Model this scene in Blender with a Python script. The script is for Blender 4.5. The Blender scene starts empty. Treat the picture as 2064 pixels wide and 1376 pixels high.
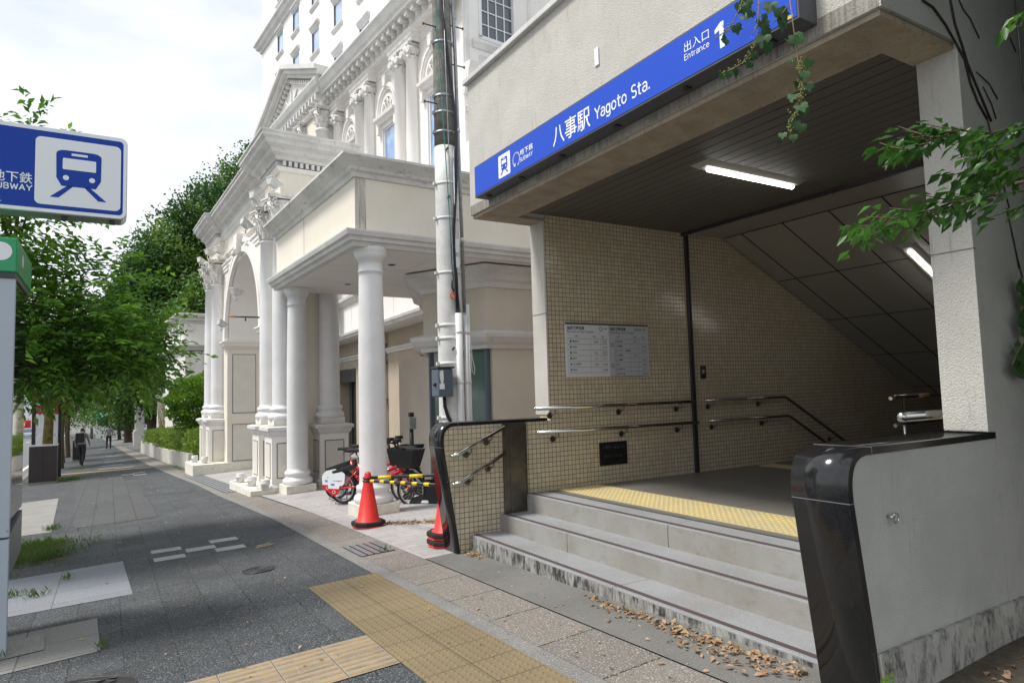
import bpy, math, random
import numpy as np
from mathutils import Vector, Matrix
D=bpy.data; SC=bpy.context.scene; COL=SC.collection
random.seed(7); rng=np.random.default_rng(7)
rad=math.radians
# ---------------------------------------------------------------- camera
F_PX=1338.1; YAW,PITCH,ROLL=rad(31.272),rad(4.2005),rad(-1.676)
fwd=Vector((math.sin(YAW)*math.cos(PITCH),math.cos(YAW)*math.cos(PITCH),math.sin(PITCH)))
rgt=Vector((math.cos(YAW),-math.sin(YAW),0)); up=rgt.cross(fwd)
r2=math.cos(ROLL)*rgt+math.sin(ROLL)*up; u2=-math.sin(ROLL)*rgt+math.cos(ROLL)*up
cam=D.objects.new('camera',D.cameras.new('camera')); COL.objects.link(cam)
cam.matrix_world=Matrix(((r2.x,u2.x,-fwd.x,0),(r2.y,u2.y,-fwd.y,0),(r2.z,u2.z,-fwd.z,0),(0,0,0,1)))
cam.data.sensor_width=36; cam.data.lens=F_PX/2064*36; cam.data.clip_start=0.05; cam.data.clip_end=2000
SC.camera=cam
# ---------------------------------------------------------------- sky and sun
SUN_EL,SUN_AZ=rad(58),rad(-72)      # azimuth from +Y towards +X
W=D.worlds.new('World'); SC.world=W; W.use_nodes=True
n=W.node_tree.nodes; l=W.node_tree.links; n.clear()
sky=n.new('ShaderNodeTexSky'); sky.sky_type='NISHITA'; sky.sun_disc=False; sky.sun_elevation=SUN_EL; sky.sun_rotation=SUN_AZ; sky.dust_density=2.0
bg=n.new('ShaderNodeBackground'); out=n.new('ShaderNodeOutputWorld'); bg.inputs[1].default_value=0.11
tc=n.new('ShaderNodeTexCoord'); mp=n.new('ShaderNodeMapping'); mp.inputs['Scale'].default_value=(1,1,2.6)
no=n.new('ShaderNodeTexNoise'); no.inputs['Scale'].default_value=1.7; no.inputs['Detail'].default_value=5; no.inputs['Roughness'].default_value=.55
cr=n.new('ShaderNodeValToRGB'); cr.color_ramp.elements[0].position=.34; cr.color_ramp.elements[1].position=.56
cr.color_ramp.elements[0].color=(.50,.50,.50,1); cr.color_ramp.elements[1].color=(1,1,1,1)
mx=n.new('ShaderNodeMixRGB'); mx.inputs[2].default_value=(7.5,7.85,8.2,1)
l.new(tc.outputs['Generated'],mp.inputs[0]); l.new(mp.outputs[0],no.inputs[0]); l.new(no.outputs['Fac'],cr.inputs[0])
l.new(cr.outputs[0],mx.inputs[0]); l.new(sky.outputs[0],mx.inputs[1]); l.new(mx.outputs[0],bg.inputs[0]); l.new(bg.outputs[0],out.inputs[0])
sun=D.objects.new('sun',D.lights.new('sun','SUN')); COL.objects.link(sun)
sun.data.energy=3.1; sun.data.angle=rad(13); sun.data.color=(1,.96,.89)
sd=Vector((math.sin(SUN_AZ)*math.cos(SUN_EL),math.cos(SUN_AZ)*math.cos(SUN_EL),math.sin(SUN_EL)))
sun.rotation_euler=(-sd).to_track_quat('-Z','Y').to_euler()
SC.view_settings.view_transform='Standard'; SC.view_settings.look='None'; SC.view_settings.exposure=0.34; SC.view_settings.gamma=1
# ---------------------------------------------------------------- ground shape
BS=-.0329
def gz(x,y):
    return -1.568+BS*(min(max(y,-8),50)-5.9)-.024*max(min(y,260)-50,0)+.04*min(max(x-3.04,-6.5),.9)
KY=[-8,10,14.2,17.3,21.7,27.2,36.5,49,74,142,200]; KX=[2.06,2.03,1.84,1.76,1.55,1.31,1.03,.70,-.17,-2.3,-5]
def kx(y): return float(np.interp(y,KY,KX))
# ---------------------------------------------------------------- hotel frames
def frame(deg):
    c,s=math.cos(rad(deg)),math.sin(rad(deg))
    return lambda p:(c*p[0]-s*p[1], s*p[0]+c*p[1], p[2])
F1=frame(1.9); F2=frame(4.9); F3=frame(-2.8)
# ---------------------------------------------------------------- objects and mesh helpers
ORG={}
def tag(o,label=None,cat=None,group=None,kind=None):
    if label: o['label']=label
    if cat: o['category']=cat
    if group: o['group']=group
    if kind: o['kind']=kind
    return o
def thing(name,label,cat,loc=(0,0,0),group=None):
    o=D.objects.new(name,None); COL.objects.link(o); o.location=loc; o.empty_display_size=.2
    ORG[o.name]=Vector(loc); return tag(o,label,cat,group)
class MB:
    def __init__(s,xf=None): s.v=[];s.f=[];s.m=[];s.xf=xf;s.mi=0;s.sm=[];s.smooth=False
    def V(s,*ps):
        b=len(s.v)
        for p in ps: s.v.append(tuple(s.xf(p)) if s.xf else tuple(p))
        return b
    def F(s,*fs):
        for f in fs: s.f.append(tuple(f)); s.m.append(s.mi); s.sm.append(s.smooth)
    def poly(s,*ps): b=s.V(*ps); s.F(range(b,b+len(ps)))
    def box(s,x0,x1,y0,y1,z0,z1):
        b=s.V((x0,y0,z0),(x1,y0,z0),(x1,y1,z0),(x0,y1,z0),(x0,y0,z1),(x1,y0,z1),(x1,y1,z1),(x0,y1,z1))
        s.F(*[[b+i for i in q] for q in ((0,3,2,1),(4,5,6,7),(0,1,5,4),(1,2,6,5),(2,3,7,6),(3,0,4,7))]); return s
    def prism(s,pts,fn0,fn1):          # 2-D outline, two placing functions
        k=len(pts); a=s.V(*[fn0(p) for p in pts]); c=s.V(*[fn1(p) for p in pts])
        s.F(tuple(range(a+k-1,a-1,-1)),tuple(range(c,c+k)))
        for i in range(k): j=(i+1)%k; s.F((a+i,a+j,c+j,c+i))
        return s
    def ext_y(s,pts,y0,y1): return s.prism(pts,lambda p:(p[0],y0,p[1]),lambda p:(p[0],y1,p[1]))
    def ext_z(s,pts,z0,z1): return s.prism(pts,lambda p:(p[0],p[1],z0),lambda p:(p[0],p[1],z1))
    def ext_x(s,pts,x0,x1): return s.prism(pts,lambda p:(x0,p[0],p[1]),lambda p:(x1,p[0],p[1]))
    def lathe(s,c,prof,seg=32,smooth=True):  # prof [(r,z)], z relative to c
        sm=s.smooth; s.smooth=smooth; rings=[]
        for r,z in prof:
            rings.append(s.V(*[(c[0]+r*math.cos(2*math.pi*i/seg),c[1]+r*math.sin(2*math.pi*i/seg),c[2]+z) for i in range(seg)]))
        for a,b in zip(rings,rings[1:]):
            for i in range(seg): j=(i+1)%seg; s.F((a+i,a+j,b+j,b+i))
        s.smooth=False; s.F(tuple(range(rings[0]+seg-1,rings[0]-1,-1)),tuple(range(rings[-1],rings[-1]+seg))); s.smooth=sm; return s
    def tube(s,path,r,seg=10,caps=True):
        sm=s.smooth; s.smooth=True; P=[Vector(p) for p in path]; k=len(P); rs=r if isinstance(r,(list,tuple)) else [r]*k
        rings=[]; prev=None
        for i,p in enumerate(P):
            t=(P[min(i+1,k-1)]-P[max(i-1,0)]).normalized()
            if prev is None: a=Vector((0,0,1)) if abs(t.z)<.9 else Vector((1,0,0)); nx=t.cross(a).normalized()
            else: nx=(prev-t*prev.dot(t)).normalized()
            prev=nx; ny=t.cross(nx)
            rings.append(s.V(*[tuple(p+(nx*math.cos(2*math.pi*q/seg)+ny*math.sin(2*math.pi*q/seg))*rs[i]) for q in range(seg)]))
        for a,b in zip(rings,rings[1:]):
            for i in range(seg): j=(i+1)%seg; s.F((a+i,a+j,b+j,b+i))
        s.smooth=False
        if caps: s.F(tuple(range(rings[0]+seg-1,rings[0]-1,-1)),tuple(range(rings[-1],rings[-1]+seg)))
        s.smooth=sm; return s
    def sweep(s,path,prof,closed=False):     # path [(x,y)], prof closed outline [(out,z)], out = right of travel
        P=[Vector(p) for p in path]; k=len(P); rings=[]
        for i in range(k):
            def nrm(a,b): d=(b-a).normalized(); return Vector((d.y,-d.x))
            if closed: n1=nrm(P[i-1],P[i]); n2=nrm(P[i],P[(i+1)%k])
            else:
                n1=nrm(P[i-1],P[i]) if i>0 else nrm(P[0],P[1]); n2=nrm(P[i],P[i+1]) if i<k-1 else n1
            m=(n1+n2); m=m/ max(.2,(1+n1.dot(n2)))
            rings.append(s.V(*[(P[i].x+m.x*o,P[i].y+m.y*o,z) for o,z in prof]))
        q=len(prof)
        rr=list(zip(rings,rings[1:]))+([(rings[-1],rings[0])] if closed else [])
        for a,b in rr:
            for i in range(q): j=(i+1)%q; s.F((a+i,b+i,b+j,a+j))
        if not closed: s.F(tuple(range(rings[0],rings[0]+q)),tuple(range(rings[-1]+q-1,rings[-1]-1,-1)))
        return s
    def wall(s,P,a0,a1,z0,z1,holes,depth):   # P(a,z,d) -> point, rectangular holes with reveals
        A=sorted({a0,a1,*[h[0] for h in holes],*[h[1] for h in holes]}); Z=sorted({z0,z1,*[h[2] for h in holes],*[h[3] for h in holes]})
        A=[a for a in A if a0<=a<=a1]; Z=[z for z in Z if z0<=z<=z1]
        for p,q in zip(A,A[1:]):
            for e,g in zip(Z,Z[1:]):
                m=((p+q)/2,(e+g)/2)
                if any(h[0]<m[0]<h[1] and h[2]<m[1]<h[3] for h in holes): continue
                s.poly(P(p,e,0),P(q,e,0),P(q,g,0),P(p,g,0))
        for h in holes:
            c=[(h[0],h[2]),(h[1],h[2]),(h[1],h[3]),(h[0],h[3])]
            for i in range(4):
                u,v=c[i],c[(i+1)%4]; s.poly(P(*u,0),P(*v,0),P(*v,depth),P(*u,depth))
        return s
    def build(s,name,mat,parent=None,label=None,smooth=None,bevel=0):
        org=ORG.get(parent.name,Vector((0,0,0))) if parent else Vector((0,0,0))
        me=D.meshes.new(name); me.from_pydata([tuple(Vector(p)-org) for p in s.v],[],s.f)
        for mm in (mat if isinstance(mat,(list,tuple)) else [mat]): me.materials.append(mm)
        me.polygons.foreach_set('material_index',s.m); me.polygons.foreach_set('use_smooth',s.sm if smooth is None else [smooth]*len(s.f))
        me.update()
        o=D.objects.new(name,me); COL.objects.link(o)
        if bevel:
            md=o.modifiers.new('bevel','BEVEL'); md.width=bevel; md.segments=2; md.limit_method='ANGLE'; md.angle_limit=rad(40)
        if parent: o.parent=parent; ORG[o.name]=org
        else: ORG[o.name]=Vector((0,0,0))
        if label: o['label']=label
        return o
def build_each(mb,name,mt,parent,bevel=0):
    par=list(range(len(mb.v)))
    def fd(a):
        while par[a]!=a: par[a]=par[par[a]]; a=par[a]
        return a
    for f in mb.f:
        for q in f[1:]: par[fd(q)]=fd(f[0])
    groups={}
    for i,f in enumerate(mb.f): groups.setdefault(fd(f[0]),[]).append(i)
    for g in groups.values():
        vs=sorted({q for i in g for q in mb.f[i]}); mp={q:k for k,q in enumerate(vs)}; c=MB(); c.v=[mb.v[q] for q in vs]; c.f=[tuple(mp[q] for q in mb.f[i]) for i in g]; c.m=[0]*len(g); c.sm=[mb.sm[i] for i in g]; c.build(name,mt,parent,bevel=bevel)
def single(mb,name,mat,label,cat,group=None,kind=None,bevel=0):
    return tag(mb.build(name,mat,bevel=bevel),label,cat,group,kind)
def struct(mb,name,mat): return tag(mb.build(name,mat),kind='structure')
def copy_tree(o,parent=None):
    c=o.copy(); COL.objects.link(c); c.parent=parent
    for ch in [x for x in D.objects if x.parent==o]: copy_tree(ch,c)
    return c
# ---------------------------------------------------------------- materials
def mk(name):
    m=D.materials.new(name); m.use_nodes=True; t=m.node_tree; b=t.nodes['Principled BSDF']; return m,t.nodes,t.links,b
def mat(name,c1,c2=None,rough=.6,metal=0,scale=3,bump=0,bscale=60,speck=None,sscale=250,streak=None,detail=4,spec=.5,coat=0,bd=.01,blotch=None):
    m,n,l,b=mk(name); b.inputs['Roughness'].default_value=rough; b.inputs['Metallic'].default_value=metal
    b.inputs['Specular IOR Level'].default_value=spec; b.inputs['Coat Weight'].default_value=coat
    c1=(*c1,1); c2=(*c2,1) if c2 else None
    g=n.new('ShaderNodeNewGeometry'); col=None
    def noise(sc,det=4,rough_=.6,vec=None):
        t=n.new('ShaderNodeTexNoise'); t.inputs['Scale'].default_value=sc; t.inputs['Detail'].default_value=det; t.inputs['Roughness'].default_value=rough_
        l.new(vec or g.outputs['Position'],t.inputs['Vector']); return t.outputs['Fac']
    def ramp(f,a,b_):
        r=n.new('ShaderNodeMapRange'); r.inputs[1].default_value=a; r.inputs[2].default_value=b_; l.new(f,r.inputs[0]); return r.outputs[0]
    def mix(f,x,y):
        q=n.new('ShaderNodeMixRGB'); l.new(f,q.inputs[0])
        for i,v in ((1,x),(2,y)):
            if isinstance(v,tuple): q.inputs[i].default_value=v
            else: l.new(v,q.inputs[i])
        return q.outputs[0]
    b.inputs['Base Color'].default_value=c1
    if c2: col=mix(ramp(noise(scale,detail),.35,.65),c1,c2)
    if speck: col=mix(ramp(noise(sscale,2,.8),.56,.66),col or c1,(*speck,1))
    if streak:
        mp=n.new('ShaderNodeMapping'); mp.inputs['Scale'].default_value=(26,26,1.6); l.new(g.outputs['Position'],mp.inputs[0])
        f=ramp(noise(1.3,6,.7,mp.outputs[0]),streak[3] if len(streak)>3 else .52,.75); col=mix(f,col or c1,(*streak[:3],1))
    if blotch:
        mp=n.new('ShaderNodeMapping'); mp.inputs['Scale'].default_value=blotch[4]; l.new(g.outputs['Position'],mp.inputs[0])
        f=ramp(noise(1.0,9,.72,mp.outputs[0]),blotch[3],blotch[3]+(blotch[5] if len(blotch)>5 else .14)); col=mix(f,col or c1,(*blotch[:3],1))
    if col: l.new(col,b.inputs['Base Color'])
    if bump:
        bp=n.new('ShaderNodeBump'); bp.inputs['Strength'].default_value=bump; bp.inputs['Distance'].default_value=bd
        l.new(noise(bscale,3),bp.inputs['Height']); l.new(bp.outputs[0],b.inputs['Normal'])
    m['_c']=1
    return m
def grid_mat(name,axes,w,h,mort,c1,c2,cm,rough=.5,mrough=None,offset=0,bump=.4,speck=None,sscale=260,shift=(0,0),bd=.003,spec=.5,dirt=None):
    """tiles or pavers laid on a real-size grid in world units; axes e.g. 'xz'"""
    m,n,l,b=mk(name); g=n.new('ShaderNodeNewGeometry'); sp=n.new('ShaderNodeSeparateXYZ'); cb=n.new('ShaderNodeCombineXYZ')
    l.new(g.outputs['Position'],sp.inputs[0])
    for i,a in enumerate(axes):
        ad=n.new('ShaderNodeMath'); ad.operation='ADD'; ad.inputs[1].default_value=50+shift[i]; l.new(sp.outputs[a.upper()],ad.inputs[0]); l.new(ad.outputs[0],cb.inputs[i])
    br=n.new('ShaderNodeTexBrick'); br.offset=offset; br.squash=1; br.inputs['Scale'].default_value=1
    br.inputs['Brick Width'].default_value=w; br.inputs['Row Height'].default_value=h; br.inputs['Mortar Size'].default_value=mort; br.inputs['Mortar Smooth'].default_value=.1
    br.inputs['Color1'].default_value=(*c1,1); br.inputs['Color2'].default_value=(*c2,1); br.inputs['Mortar'].default_value=(*cm,1)
    l.new(cb.outputs[0],br.inputs[0]); col=br.outputs['Color']
    def mixn(col,c,sc,a,b_,det=2):
        t=n.new('ShaderNodeTexNoise'); t.inputs['Scale'].default_value=sc; t.inputs['Detail'].default_value=det; t.inputs['Roughness'].default_value=.7; l.new(g.outputs['Position'],t.inputs[0])
        r=n.new('ShaderNodeMapRange'); r.inputs[1].default_value=a; r.inputs[2].default_value=b_; l.new(t.outputs['Fac'],r.inputs[0])
        q=n.new('ShaderNodeMixRGB'); l.new(r.outputs[0],q.inputs[0]); l.new(col,q.inputs[1]); q.inputs[2].default_value=(*c,1); return q.outputs[0],t
    if speck: col,_=mixn(col,speck,sscale,.55,.66)
    if dirt: col,_=mixn(col,dirt,1.1,.48,.8,6)
    l.new(col,b.inputs['Base Color']); b.inputs['Specular IOR Level'].default_value=spec
    r=n.new('ShaderNodeMapRange'); r.inputs[3].default_value=rough; r.inputs[4].default_value=mrough or rough; l.new(br.outputs['Fac'],r.inputs[0]); l.new(r.outputs[0],b.inputs['Roughness'])
    bp=n.new('ShaderNodeBump'); bp.invert=True; bp.inputs['Strength'].default_value=bump; bp.inputs['Distance'].default_value=bd; l.new(br.outputs['Fac'],bp.inputs['Height'])
    if speck:
        bq=n.new('ShaderNodeBump'); bq.inputs['Strength'].default_value=.5; bq.inputs['Distance'].default_value=.004
        t=n.new('ShaderNodeTexNoise'); t.inputs['Scale'].default_value=120; l.new(g.outputs['Position'],t.inputs[0]); l.new(t.outputs['Fac'],bq.inputs['Height']); l.new(bp.outputs[0],bq.inputs['Normal']); l.new(bq.outputs[0],b.inputs['Normal'])
    else: l.new(bp.outputs[0],b.inputs['Normal'])
    return m
def leafmat(name,cols,trans=.35,rough=.45,nsc=1.6):
    m,n,l,b=mk(name); g=n.new('ShaderNodeNewGeometry'); r=n.new('ShaderNodeValToRGB'); e=r.color_ramp.elements
    e[0].color=(*cols[0],1); e[1].color=(*cols[-1],1)
    for i,c in enumerate(cols[1:-1]): q=e.new((i+1)/(len(cols)-1)); q.color=(*c,1)
    nz=n.new('ShaderNodeTexNoise'); nz.inputs['Scale'].default_value=nsc; nz.inputs['Detail'].default_value=3; l.new(g.outputs['Position'],nz.inputs[0])
    mr=n.new('ShaderNodeMapRange'); mr.inputs[1].default_value=.36; mr.inputs[2].default_value=.64; l.new(nz.outputs['Fac'],mr.inputs[0])
    ma=n.new('ShaderNodeMath'); ma.operation='MULTIPLY_ADD'; ma.inputs[1].default_value=.5; l.new(g.outputs['Random Per Island'],ma.inputs[0]); mh=n.new('ShaderNodeMath'); mh.operation='MULTIPLY'; mh.inputs[1].default_value=.5; l.new(mr.outputs[0],mh.inputs[0]); l.new(mh.outputs[0],ma.inputs[2])
    l.new(ma.outputs[0],r.inputs[0]); l.new(r.outputs[0],b.inputs['Base Color']); b.inputs['Roughness'].default_value=rough
    tr=n.new('ShaderNodeBsdfTranslucent'); l.new(r.outputs[0],tr.inputs[0]); ms=n.new('ShaderNodeMixShader'); ms.inputs[0].default_value=trans
    l.new(b.outputs[0],ms.inputs[1]); l.new(tr.outputs[0],ms.inputs[2]); l.new(ms.outputs[0],n['Material Output'].inputs[0]); return m
def emis(name,c,s):
    m,n,l,b=mk(name); b.inputs['Emission Color'].default_value=(*c,1); b.inputs['Emission Strength'].default_value=s; b.inputs['Base Color'].default_value=(*c,1); return m
def glassm(name,c,rough=.05,spec=1.0):
    m,n,l,b=mk(name); b.inputs['Base Color'].default_value=(*c,1); b.inputs['Roughness'].default_value=rough; b.inputs['Specular IOR Level'].default_value=spec; b.inputs['Coat Weight'].default_value=.6; return m
M=dict(
 stucco=mat('white stucco',(.82,.80,.77),(.77,.745,.71),rough=.8,scale=.6,bump=.15,bscale=120,streak=(.64,.60,.54,.62)),
 tower=mat('white render',(.86,.85,.83),(.80,.79,.77),rough=.8,scale=.35,bump=.1,bscale=90),
 cream=mat('cream stucco',(.78,.735,.645),(.73,.68,.59),rough=.85,scale=1.0,bump=.15,bscale=150,streak=(.60,.55,.47,.60)),
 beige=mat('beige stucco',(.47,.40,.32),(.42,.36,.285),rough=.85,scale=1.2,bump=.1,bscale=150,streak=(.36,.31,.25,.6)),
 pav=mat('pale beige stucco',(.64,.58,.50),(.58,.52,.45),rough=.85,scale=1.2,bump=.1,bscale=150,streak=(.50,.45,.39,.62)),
 shopg=glassm('greenish shop glass',(.10,.155,.14),.12,.6),
 mildew=mat('mildewed trim',(.68,.67,.65),(.54,.53,.52),rough=.75,scale=1.6,bump=.15,bscale=70,streak=(.25,.25,.24,.57),blotch=(.09,.09,.085,.57,(3,3,13),.2)),
 drip=mat('dripping cream stucco',(.60,.565,.50),(.50,.47,.42),rough=.9,scale=3,streak=(.12,.115,.10,.45)),
 straw=mat('pale straw',(.50,.42,.26),rough=.8),
 trim=mat('grey white trim',(.72,.71,.69),(.60,.59,.58),rough=.7,scale=1.6,bump=.1,bscale=90,streak=(.34,.34,.33,.60),blotch=(.26,.26,.25,.63,(4,4,6))),
 paint=mat('glossy white paint',(.78,.775,.785),(.70,.695,.70),rough=.5,scale=2,bump=.2,bscale=14,bd=.012,streak=(.60,.60,.60,.60),blotch=(.50,.49,.46,.64,(5,5,2))),
 base=mat('cream base paint',(.76,.73,.64),(.66,.63,.54),rough=.7,scale=7,bump=.3,bscale=40,blotch=(.24,.21,.16,.60,(6,6,10))),
 panel=mat('greige panel',(.70,.67,.60),(.64,.61,.55),rough=.8,scale=3,bump=.1,streak=(.50,.47,.41,.6)),
 groove=mat('dark groove',(.20,.18,.16),rough=.9),
 capital=mat('capital plaster',(.76,.75,.73),(.56,.54,.50),rough=.7,scale=14,bump=.2),
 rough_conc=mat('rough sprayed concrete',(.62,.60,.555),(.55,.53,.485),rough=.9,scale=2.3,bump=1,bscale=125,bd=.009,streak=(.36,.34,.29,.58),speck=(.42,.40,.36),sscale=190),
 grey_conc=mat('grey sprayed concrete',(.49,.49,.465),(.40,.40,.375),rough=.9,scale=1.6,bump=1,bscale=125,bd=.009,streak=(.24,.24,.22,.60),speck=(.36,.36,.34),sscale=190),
 conc_beam=mat('weathered beam',(.40,.34,.26),(.30,.25,.19),rough=.9,scale=5,bump=.3,streak=(.16,.13,.10,.55)),
 plinth=mat('mouldy concrete plinth',(.40,.39,.36),(.30,.29,.27),rough=.95,scale=6,bump=.4,bscale=50,blotch=(.035,.035,.032,.47,(12,12,5),.16)),
 dripped=mat('dripping stained concrete',(.36,.34,.30),(.27,.25,.22),rough=.95,scale=4,bump=.7,bscale=75,streak=(.09,.08,.07,.45)),
 granite=mat('black granite',(.007,.007,.008),(.012,.012,.013),rough=.14,scale=40,speck=(.045,.045,.05),sscale=420,spec=.6),
 step=mat('step granite',(.25,.26,.275),(.20,.205,.21),rough=.8,scale=1.5,speck=(.55,.55,.55),sscale=300,bump=.1,blotch=(.21,.20,.185,.55,(2,2,2),.3)),
 riser=mat('stained riser granite',(.29,.29,.275),(.23,.215,.185),rough=.85,scale=1.6,blotch=(.17,.145,.105,.52,(5,5,9),.35),streak=(.27,.25,.22,.56),bump=.1,speck=(.50,.50,.50),sscale=330),
 mould=mat('mouldy riser',(.36,.36,.34),(.26,.25,.23),rough=.9,scale=3,blotch=(.035,.034,.03,.44,(16,16,7),.16),streak=(.10,.10,.09,.5),bump=.2,speck=(.45,.45,.44),sscale=330),
 planter=mat('stained planter render',(.58,.56,.52),(.46,.44,.40),rough=.9,scale=2,streak=(.10,.095,.08,.55)),
 strip=mat('anti slip strip',(.075,.055,.055),rough=.8),
 stain=mat('brushed stainless',(.17,.16,.14),(.12,.112,.10),rough=.33,metal=.9,scale=8),
 chrome=mat('polished steel',(.55,.54,.52),rough=.14,metal=1),
 dkmetal=mat('dark metal',(.05,.05,.055),rough=.4,metal=.3),
 signgrey=mat('sign case grey',(.075,.08,.09),rough=.5),
 alu=mat('sign aluminium',(.62,.64,.66),(.55,.57,.60),rough=.3,metal=.7,scale=4),
 blue=mat('sign blue',(.014,.075,.55),rough=.5,spec=.25),
 blue2=mat('sign blue glossy',(.007,.050,.36),rough=.5,spec=.25),
 white=mat('sign white',(.80,.82,.86),rough=.4),
 yellow=mat('yellow',(.72,.55,.02),rough=.5),
 black=mat('black plastic',(.015,.015,.017),rough=.45),
 rubber=mat('black rubber',(.012,.012,.012),rough=.75),
 cone=mat('cone orange red',(.78,.035,.028),(.70,.03,.025),rough=.45,scale=9),
 red=mat('bicycle red',(.62,.015,.025),rough=.25,coat=.6),
 chain=mat('silver rim',(.6,.6,.6),rough=.3,metal=.9),
 poleconc=mat('weathered concrete pole',(.23,.22,.205),(.13,.125,.115),rough=.9,scale=9,bump=.3,streak=(.06,.058,.055,.56),blotch=(.36,.35,.33,.60,(8,8,3))),
 polewhite=mat('white painted pole',(.68,.68,.67),(.58,.58,.57),rough=.6,scale=7,bump=.3,bscale=30,streak=(.35,.34,.33,.60),blotch=(.16,.155,.15,.63,(22,22,12))),
 pvc=mat('white conduit',(.70,.71,.72),(.62,.63,.64),rough=.45,scale=5),
 galv=mat('galvanised steel',(.35,.37,.39),(.25,.27,.29),rough=.45,metal=.7,scale=20),
 bluegrey=mat('grey blue box',(.09,.12,.16),rough=.45),
 cable=mat('black cable',(.01,.012,.02),rough=.5),
 green_rope=mat('green wire',(.01,.22,.15),rough=.6),
 greenp=mat('green panel',(.0,.30,.10),rough=.3,coat=.3),
 kiosk=mat('kiosk pale panel',(.42,.48,.54),(.38,.44,.50),rough=.4,scale=1),
 skirt=mat('kiosk grey skirt',(.14,.15,.16),rough=.4),
 kglass=glassm('kiosk dark glass',(.015,.022,.022),.04),
 win=mat('painted sky reflection glass',(.16,.32,.62),(.50,.62,.78),rough=.06,scale=.9,coat=.8,streak=(.34,.44,.60,.5)),  # sky reflection and curtain streaks painted into the glass colour
 win2=glassm('dim window glass',(.07,.08,.11),.1,.5),
 dkglass=glassm('shopfront glass',(.02,.05,.045),.06,.7),
 dark=mat('dark interior',(.012,.013,.013),rough=.8),
 curtain=mat('green blind',(.10,.16,.14),rough=.8),
 louvre=mat('ceiling strip',(.125,.118,.105),rough=.6,spec=.3),
 gap=mat('ceiling gap',(.008,.008,.008),rough=.9),
 cpanel=mat('sloped ceiling panel',(.36,.34,.295),(.33,.31,.27),rough=.45,scale=1),
 lamp=emis('lamp tube',(1,.99,.95),6.5),
 lamph=mat('lamp housing',(.35,.34,.32),rough=.5),
 brown=mat('dark brown box',(.022,.016,.018),(.03,.022,.022),rough=.5,scale=3),
 grass=leafmat('grass',[(.05,.11,.02),(.09,.17,.03),(.14,.20,.05)]),
 soil=mat('soil',(.10,.085,.06),(.06,.05,.035),rough=1,scale=20,bump=.6,bscale=60),
 bark=mat('bark',(.10,.07,.04),(.05,.035,.02),rough=.95,scale=14,bump=.6,bscale=40,bd=.02),
 barky=mat('yellow lit bark',(.16,.13,.03),(.07,.05,.02),rough=.95,scale=9,bump=.5,bscale=30,bd=.02),  # yellowish light on the trunk put into the bark colour
 leafA=leafmat('cherry leaves',[(.035,.10,.012),(.08,.20,.02),(.16,.33,.035),(.24,.42,.05)],.42),
 leafB=leafmat('street tree leaves',[(.035,.10,.015),(.075,.18,.03),(.15,.29,.045)],.45),
 leafH=leafmat('camphor leaves',[(.014,.05,.016),(.035,.10,.022),(.09,.19,.03),(.20,.31,.05)],.4,.5,.33),
 leafS=leafmat('shrub leaves',[(.06,.14,.015),(.13,.27,.02),(.21,.36,.03)],.4),
 leafHd=leafmat('hedge leaves',[(.07,.14,.015),(.15,.26,.03),(.26,.36,.06),(.08,.17,.02)],.4),
 leafV=leafmat('vine leaves',[(.02,.07,.02),(.045,.11,.035),(.06,.13,.05)],.3,.5),
 berry=mat('berries',(.22,.26,.06),rough=.6),
 stemv=mat('vine stem',(.20,.16,.07),rough=.8),
 dry=leafmat('dry leaves',[(.20,.095,.045),(.34,.19,.10),(.44,.33,.20),(.14,.075,.045)],.1,.7,30),
 drystem=mat('dead creeper',(.03,.022,.018),rough=.9),
 iron=mat('manhole iron',(.05,.045,.045),(.03,.03,.03),rough=.6,metal=.4,scale=30,bump=.3),
 road=mat('road asphalt',(.16,.165,.17),(.13,.135,.14),rough=.9,scale=2,speck=(.24,.24,.24),sscale=120,bump=.3,bscale=150),
 line=mat('road paint',(.72,.72,.70),(.6,.6,.58),rough=.7,scale=9),
 skin=mat('skin',(.48,.30,.22),rough=.6), hair=mat('hair',(.012,.01,.009),rough=.5),
 shirtg=mat('grey shirt',(.25,.25,.25),rough=.9), shirtw=mat('white shirt',(.7,.7,.72),rough=.9), trous=mat('dark trousers',(.02,.02,.025),rough=.9), shoe=mat('pale shoes',(.6,.58,.55),rough=.7),
 carw=mat('car silver blue',(.42,.50,.55),rough=.25,metal=.4,coat=.7), tealm=mat('teal awning',(.10,.48,.42),rough=.7),
 brickred=mat('brick red wall',(.28,.12,.09),(.22,.09,.07),rough=.9,scale=3), orangem=mat('orange awning',(.70,.16,.05),rough=.7),
 spot=mat('spotlight enamel',(.66,.67,.66),(.5,.5,.48),rough=.5,scale=20), ladder=mat('green ladder',(.02,.17,.09),rough=.5),
 brass=mat('rusty tip',(.45,.20,.08),rough=.6),
 aqua=mat('pale timetable board',(.62,.64,.66),(.66,.68,.70),rough=.35,scale=.8), aqua2=mat('greyer timetable board',(.46,.48,.50),rough=.3),
 ink=mat('ink',(.03,.03,.035),rough=.6), rule=mat('rule line',(.17,.18,.20),rough=.6), redink=mat('red ink',(.5,.03,.06),rough=.6), greenink=mat('green ink',(.03,.28,.08),rough=.6), blueink=mat('light blue ink',(.08,.30,.52),rough=.6),
 engr=mat('engraved grey',(.055,.06,.065),rough=.5),
)
M['tile']=grid_mat('cream mosaic tile','xz',.0507,.0507,.0028,(.64,.555,.41),(.55,.47,.335),(.10,.085,.068),rough=.18,mrough=.9,bump=.6,spec=.6,dirt=(.42,.34,.22))
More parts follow.
